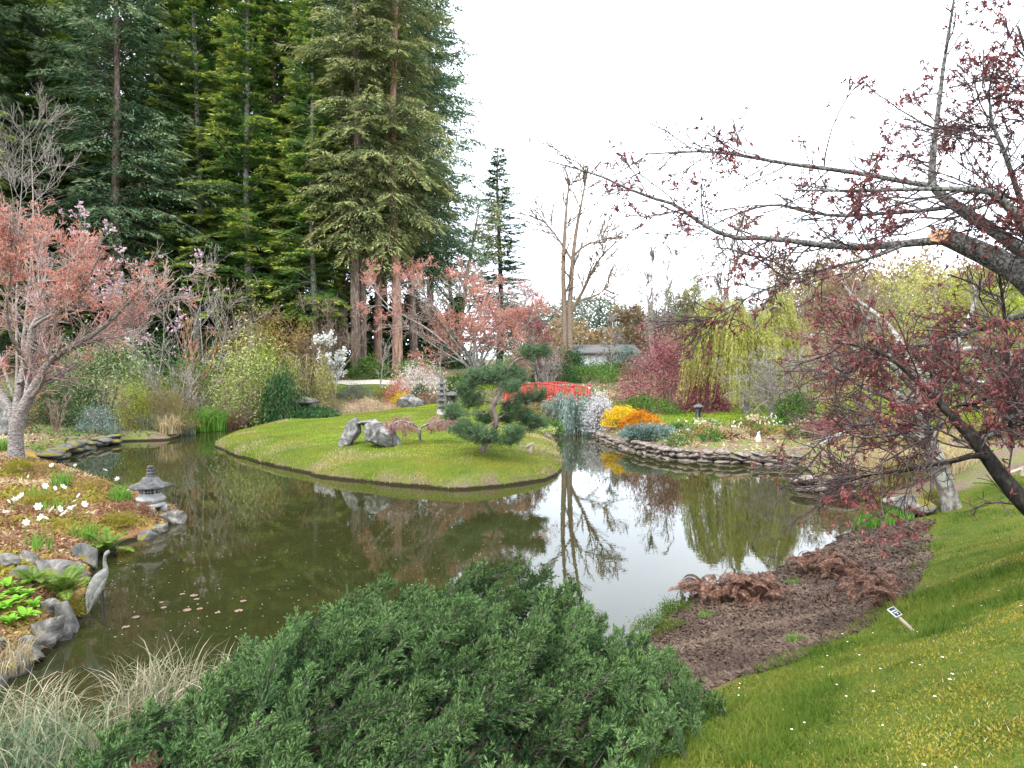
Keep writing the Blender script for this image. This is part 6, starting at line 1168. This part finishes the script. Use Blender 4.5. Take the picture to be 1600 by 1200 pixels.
for i, (lb, u, v, n, h) in enumerate([('tuft of green daffodil leaves near the foot of the coral cherry', 97, 760, 130, .42), ('tuft of green daffodil leaves beside the pale lantern', 188, 782, 150, .4), ('small tuft of grassy leaves among fallen rusty leaves', 57, 775, 50, .25), ('tuft of short leaves in the middle of the rusty bed', 85, 797, 60, .25), ('spiky green tuft above the mossy edging rock', 130, 840, 120, .26), ('thin green tuft behind the long pale edging rock', 62, 858, 70, .3), ('green tuft left of the coral cherry trunk', 2, 705, 160, .5)]):
    grass_clump('leaf_tuft', lb, hit(u, v), n, h, .016, .6, M['green'], r=.2, seg=3, cat='plant', seed=500+i)
def cushion(label, u, v, w, h, seed, m_='moss', n=2500, name='moss_cushion', L=.03):
    p = hit(u, v); s = p[1]/F; rg = np.random.default_rng(seed); q, nn = clump_pts(rg, n, w/2*s, w/2*s*.8, h*s, 30, .05, 0); Dd = nrm(nn+rdir(rg, n)*.6); g = G(); cards(g, q, Dd, sideof(rg, Dd), L*rg.uniform(.6, 1.3, n), L*.5, 0)
    o = link(name, g.mesh(name, [M[m_]]), None, p-[0, 0, .01]); return tag(o, label, 'moss' if 'moss' in name else 'plant')
cushion('bright yellow moss around the foot of the coral cherry', 27, 740, 40, 22, 601, n=3000)
cushion('ochre moss cushion beside the cherry foot', 70, 738, 44, 14, 602, 'ochre')
cushion('yellow mossy cushion in the middle of the left bed', 62, 790, 46, 12, 603)
cushion('ochre mossy cushion behind the lantern tuft', 140, 762, 60, 14, 604, 'ochre')
cushion('yellow cushion along the edge below the lantern', 185, 818, 60, 8, 605)
cushion('mossy yellow cushion on the rocks above the strappy grass', 106, 962, 36, 30, 606, n=3000, L=.022)
cushion('rusty low mat beside the pale lantern', 205, 800, 60, 9, 607, 'litter')
cushion('mossy green cushion beside the juniper tips at the mulch', 1030, 985, 90, 12, 609, 'nearlawn', n=4000, L=.02, name='grass_cushion')
cushion('low green patch between juniper and dead ferns', 1060, 955, 60, 8, 610, 'nearlawn', n=2500, L=.02, name='grass_cushion')
cushion('yellow moss at the foot of the grey forked trunk', 1462, 792, 40, 20, 608)
# long strappy tufts at the near water edge
for i, (lb, x, y, n, h, ln, mm) in enumerate([('big arching tuft of straw and green strappy leaves against the juniper', -2.3, 4.35, 380, .58, 1.2, 'strap'), ('bluish green strappy tuft on the near bank', -2.75, 3.75, 260, .45, 1.2, 'strapgreen'), ('straw tuft half covered by the juniper', -1.95, 4.75, 260, .52, 1.15, 'strap'), ('strappy tuft leaning over the narrow water', -3.05, 4.2, 260, .5, 1.25, 'strap'), ('grey green strappy tuft below the straw tufts', -2.3, 3.5, 260, .42, 1.2, 'strapgreen'), ('pale strappy tuft at the corner of the near bank', -3.35, 3.5, 220, .42, 1.25, 'strapgreen')]):
    p = np.array([x, y, max(h1(x, y), .02)]); grass_clump('strappy_tuft', lb, p, n, h, .0095, ln, M[mm], r=.26, seg=6, seed=700+i, curl=1.6)
p = hit(15, 1045); grass_clump('strappy_tuft', 'pinkish dry grass tuft hanging over the rocks', p, 220, .34, .008, 1.3, M['drygrass'], r=.2, seg=6, seed=716, curl=1.6)
# grass and daylily tufts on far shore
for i, (lb, u, D, vt, n, mm, ln) in enumerate([('pale green arching grass tuft on the far left shore', 232, 28, 646, 260, 'greygreen', 1.1), ('straw coloured arching grass tuft on the far left shore', 262, 27.8, 650, 260, 'drygrass', 1.2), ('bright green daylily clump on the far shore', 310, 30.5, 640, 260, 'green', 1.1), ('second bright green daylily clump beside the far rocks', 335, 31, 636, 220, 'green', 1.0), ('rusty dry tuft by the far shore rocks', 368, 32.5, 640, 160, 'litter', 1.0), ('small straw tuft under the billowing olive shrub', 205, 28.6, 660, 160, 'drygrass', 1.1), ('low grey green tuft between straw tuft and daylilies', 285, 29.2, 656, 200, 'greygreen', 1.1), ('rusty tuft behind the mossy stone edging', 188, 29.5, 664, 160, 'litter', 1.1)]):
    b0 = base(u, D); b0[2] = max(b0[2], .05); grass_clump('grass_tuft', lb, b0, n, max(ztop(vt, D)-b0[2], .3)*1.25, .035, ln, M[mm], r=.5, seg=5, seed=750+i, curl=1.5)
# dry grass bed on the right shore
rng = np.random.default_rng(95)
for i, (x, y) in enumerate([(8.15, 15.2), (8.6, 15.0), (9.0, 14.9), (9.4, 14.8), (8.4, 15.8), (8.9, 15.6), (9.4, 15.5), (8.3, 16.6), (8.9, 16.3), (9.5, 16.1), (9.9, 15.2), (10.0, 15.9), (8.0, 15.9), (7.9, 16.7), (9.2, 16.9)]):
    p = np.array([x, y, max(h1(x, y), .03)]); grass_clump('dry_grass_tuft', 'straw coloured grass tuft in the dry grass bed by the grey trunk' if i not in (0, 1, 2) else 'olive green grass tuft at the water side of the dry grass bed', p, 260, .62*rng.uniform(.8, 1.1), .02, 1.0, M['drygrass'] if i not in (0, 1, 2) else M['olive'], 'dry grass bed on the right shore', .42, 4, seed=800+i)
for i, (u, v) in enumerate([(1352, 826), (1372, 824), (1390, 820), (1408, 815), (1360, 818), (1380, 815)]):
    p = hit(u, v); grass_clump('iris_sprouts', 'fresh green iris sprouts at the waters edge by the flat rock', p, 90, .3, .02, .35, M['green'], 'iris sprouts on the right shore', .22, 2, 'plant', 850+i)
for i, (lb, u, v) in enumerate([('small green grass tuft between the dead fern clumps', 1240, 912), ('green tuft behind the dead fern heap', 1275, 890), ('fresh tuft at the border of mulch and lawn', 1245, 1005), ('tuft of grass near the juniper tips', 1105, 965)]):
    grass_clump('grass_tuft', lb, hit(u, v), 130, .12, .006, .9, M['green'], None, .1, 3, seed=870+i)
# dead fern heaps on the mulch
dfm = frond_mesh('dead_frond', .26, .085, M['deadfern'], 15, .7, 1.7)
rng = np.random.default_rng(97)
for i, (lb, u, v, s, n) in enumerate([('broad heap of dead brown fern fronds by the water', 1125, 938, 1.35, 50), ('tall dead fern heap beside the broad one', 1165, 935, 1.49, 55), ('dead fern heap with pale stalks on the mulch', 1195, 940, 1.22, 42), ('dead fern heap where the mulch bends', 1265, 893, 1.22, 45), ('dead fern ridge running along the mulch', 1310, 900, 1.22, 42), ('dead fern clump lower on the mulch', 1370, 930, 1.15, 42), ('low dead fern clump near the lawn border', 1375, 950, 1.01, 35), ('dead fern clump left of the broad heap', 1090, 930, 1.08, 37), ('small dead fern clump at the ridge end', 1345, 915, 0.945, 30), ('dead fern scraps behind the ridge', 1295, 880, 0.945, 30)]):
    p = hit(u, v); t = thing('dead_fern', lb, 'fern', p, 'dead ferns on the mulch', 0, s)
    for k in range(n):
        o = link('frond', dfm, t, (rng.normal(0, .1), rng.normal(0, .08), rng.uniform(0, .16))); o.rotation_euler = (rng.uniform(-.9, .9), rng.uniform(-.7, .3), rng.uniform(0, 6.28)); o.scale = (rng.uniform(.5, 1.0),)*3
# daffodil bank on the far right: clumps
rng = np.random.default_rng(98); g = G(); a = rng.uniform(0, 6.28, 60); B = np.stack([.22*np.cos(a)*rng.random(60), .22*np.sin(a)*rng.random(60), 0*a-.03], 1); blades(g, rng, B, .3, .025, .5, 0, 2); clm = g.mesh('leaves', [M['green']])
g = G(); a = np.arange(6)*1.047; Dd = nrm(np.stack([np.cos(a), np.full(6, -.35), np.sin(a)], 1)); cards(g, np.zeros((6, 3)), Dd, nrm(np.cross(Dd, [0, 1., 0])), .04, .034); flm = g.mesh('flower', [M['cream']])
for i in range(24):
    u = rng.uniform(1050, 1260); D = rng.uniform(22.6, 26.5); p = base(u, D); t = thing('daffodil_clump', 'clump of pale flowering daffodils on the bank above the stone wall', 'flowers', p, 'daffodil clumps on the far bank', rng.uniform(0, 6.28), rng.uniform(.8, 1.3)); link('leaves', clm, t)
    for k in range(5): o = link('flower', flm, t, (rng.normal(0, .15), rng.normal(0, .15), rng.uniform(.24, .34))); o.rotation_euler = (rng.normal(0, .3), rng.normal(0, .3), rng.uniform(0, 6.28))
for i in range(30):
    u = rng.uniform(1040, 1330); D = rng.uniform(22.3, 25.8); shrub('bank_plant', 'low '+['ochre', 'olive brown', 'pale leathery green', 'fresh green', 'tan'][i % 5]+' perennial on the daffodil bank', u, D, 570+(CAMZ-base(u, D)[2]-.35)*F/D, 40, M[['ochre', 'olive', 'rhodo', 'mid', 'tan'][i % 5]], 700, .08, .035, 14, group='low plants of the daffodil bank', seed=1500+i)
# daisies, lily leaves, floating specks
x, y = scatter(rng, 4000, -.2, 5, 2.2, 6, 1.5, lambda x, y: (psd(LAWN, x, y) < -.1) & infr(x, y)); x, y = x[:90], y[:90]; q = H(x, y); g = G()
for k in range(len(x)):
    a = np.arange(8)*.785; c = np.array([x[k], y[k], q[k]+.035+rng.random()*.015]); Dd = nrm(np.stack([np.cos(a), np.sin(a), 0*a+.2], 1)); s = rng.uniform(.005, .009); cards(g, np.repeat(c[None], 8, 0), Dd, nrm(np.stack([-np.sin(a), np.cos(a), 0*a], 1)), s, s*.7, 0, mid=.6)
    tubes(g, np.array([[c-[0, 0, .05], c]]), np.full((1, 2), .0012), 3, 1)
o = link('daisies', g.mesh('daisies', [M['petal'], M['green']])); o['kind'] = 'stuff'; o['label'] = 'tiny white daisies dotted over the near lawn'; o['category'] = 'flowers'
a = np.linspace(.25, 6.03, 14); g = G(); g.add(np.vstack([[(0, 0, .004)], np.stack([np.cos(a), np.sin(a), .004+.03*np.sin(a*3)], 1)]), [[0, k, k+1] for k in range(1, 14)]); padm = g.mesh('lily_leaf', [M['pad']])
for i, (u, v) in enumerate([(252, 941), (256, 949), (285, 928), (303, 930), (307, 936), (312, 951), (340, 957), (373, 954), (380, 939), (197, 979), (212, 964), (292, 953)]):
    p = gnd(u, v, .004+.0004*i); o = link('lily_leaf', padm, None, p); s = rng.uniform(.025, .055); o.scale = (s, s, s*.4); o.rotation_euler = (0, 0, rng.uniform(0, 6)); tag(o, 'small faded lily leaf floating near the heron statue', 'leaf', 'lily leaves floating by the heron')
n_ = 380; u = rng.uniform(170, 900, n_); v = 760+240*rng.random(n_); C = np.array([gnd(a_, b_, .003) for a_, b_ in zip(u, v)]); k = psd(POND, C[:, 0], C[:, 1]) < -.2; C = C[k]; a = rng.uniform(0, 6.28, len(C)); Dd = np.stack([np.cos(a), np.sin(a), 0*a], 1); g = G(); cards(g, C, Dd, np.stack([-np.sin(a), np.cos(a), 0*a], 1), rng.uniform(.01, .035, len(C)), .012)
o = link('floating_petals', g.mesh('floating_petals', [M['cream']])); o['kind'] = 'stuff'; o['label'] = 'tiny petals and specks floating on the pond'; o['category'] = 'petals'
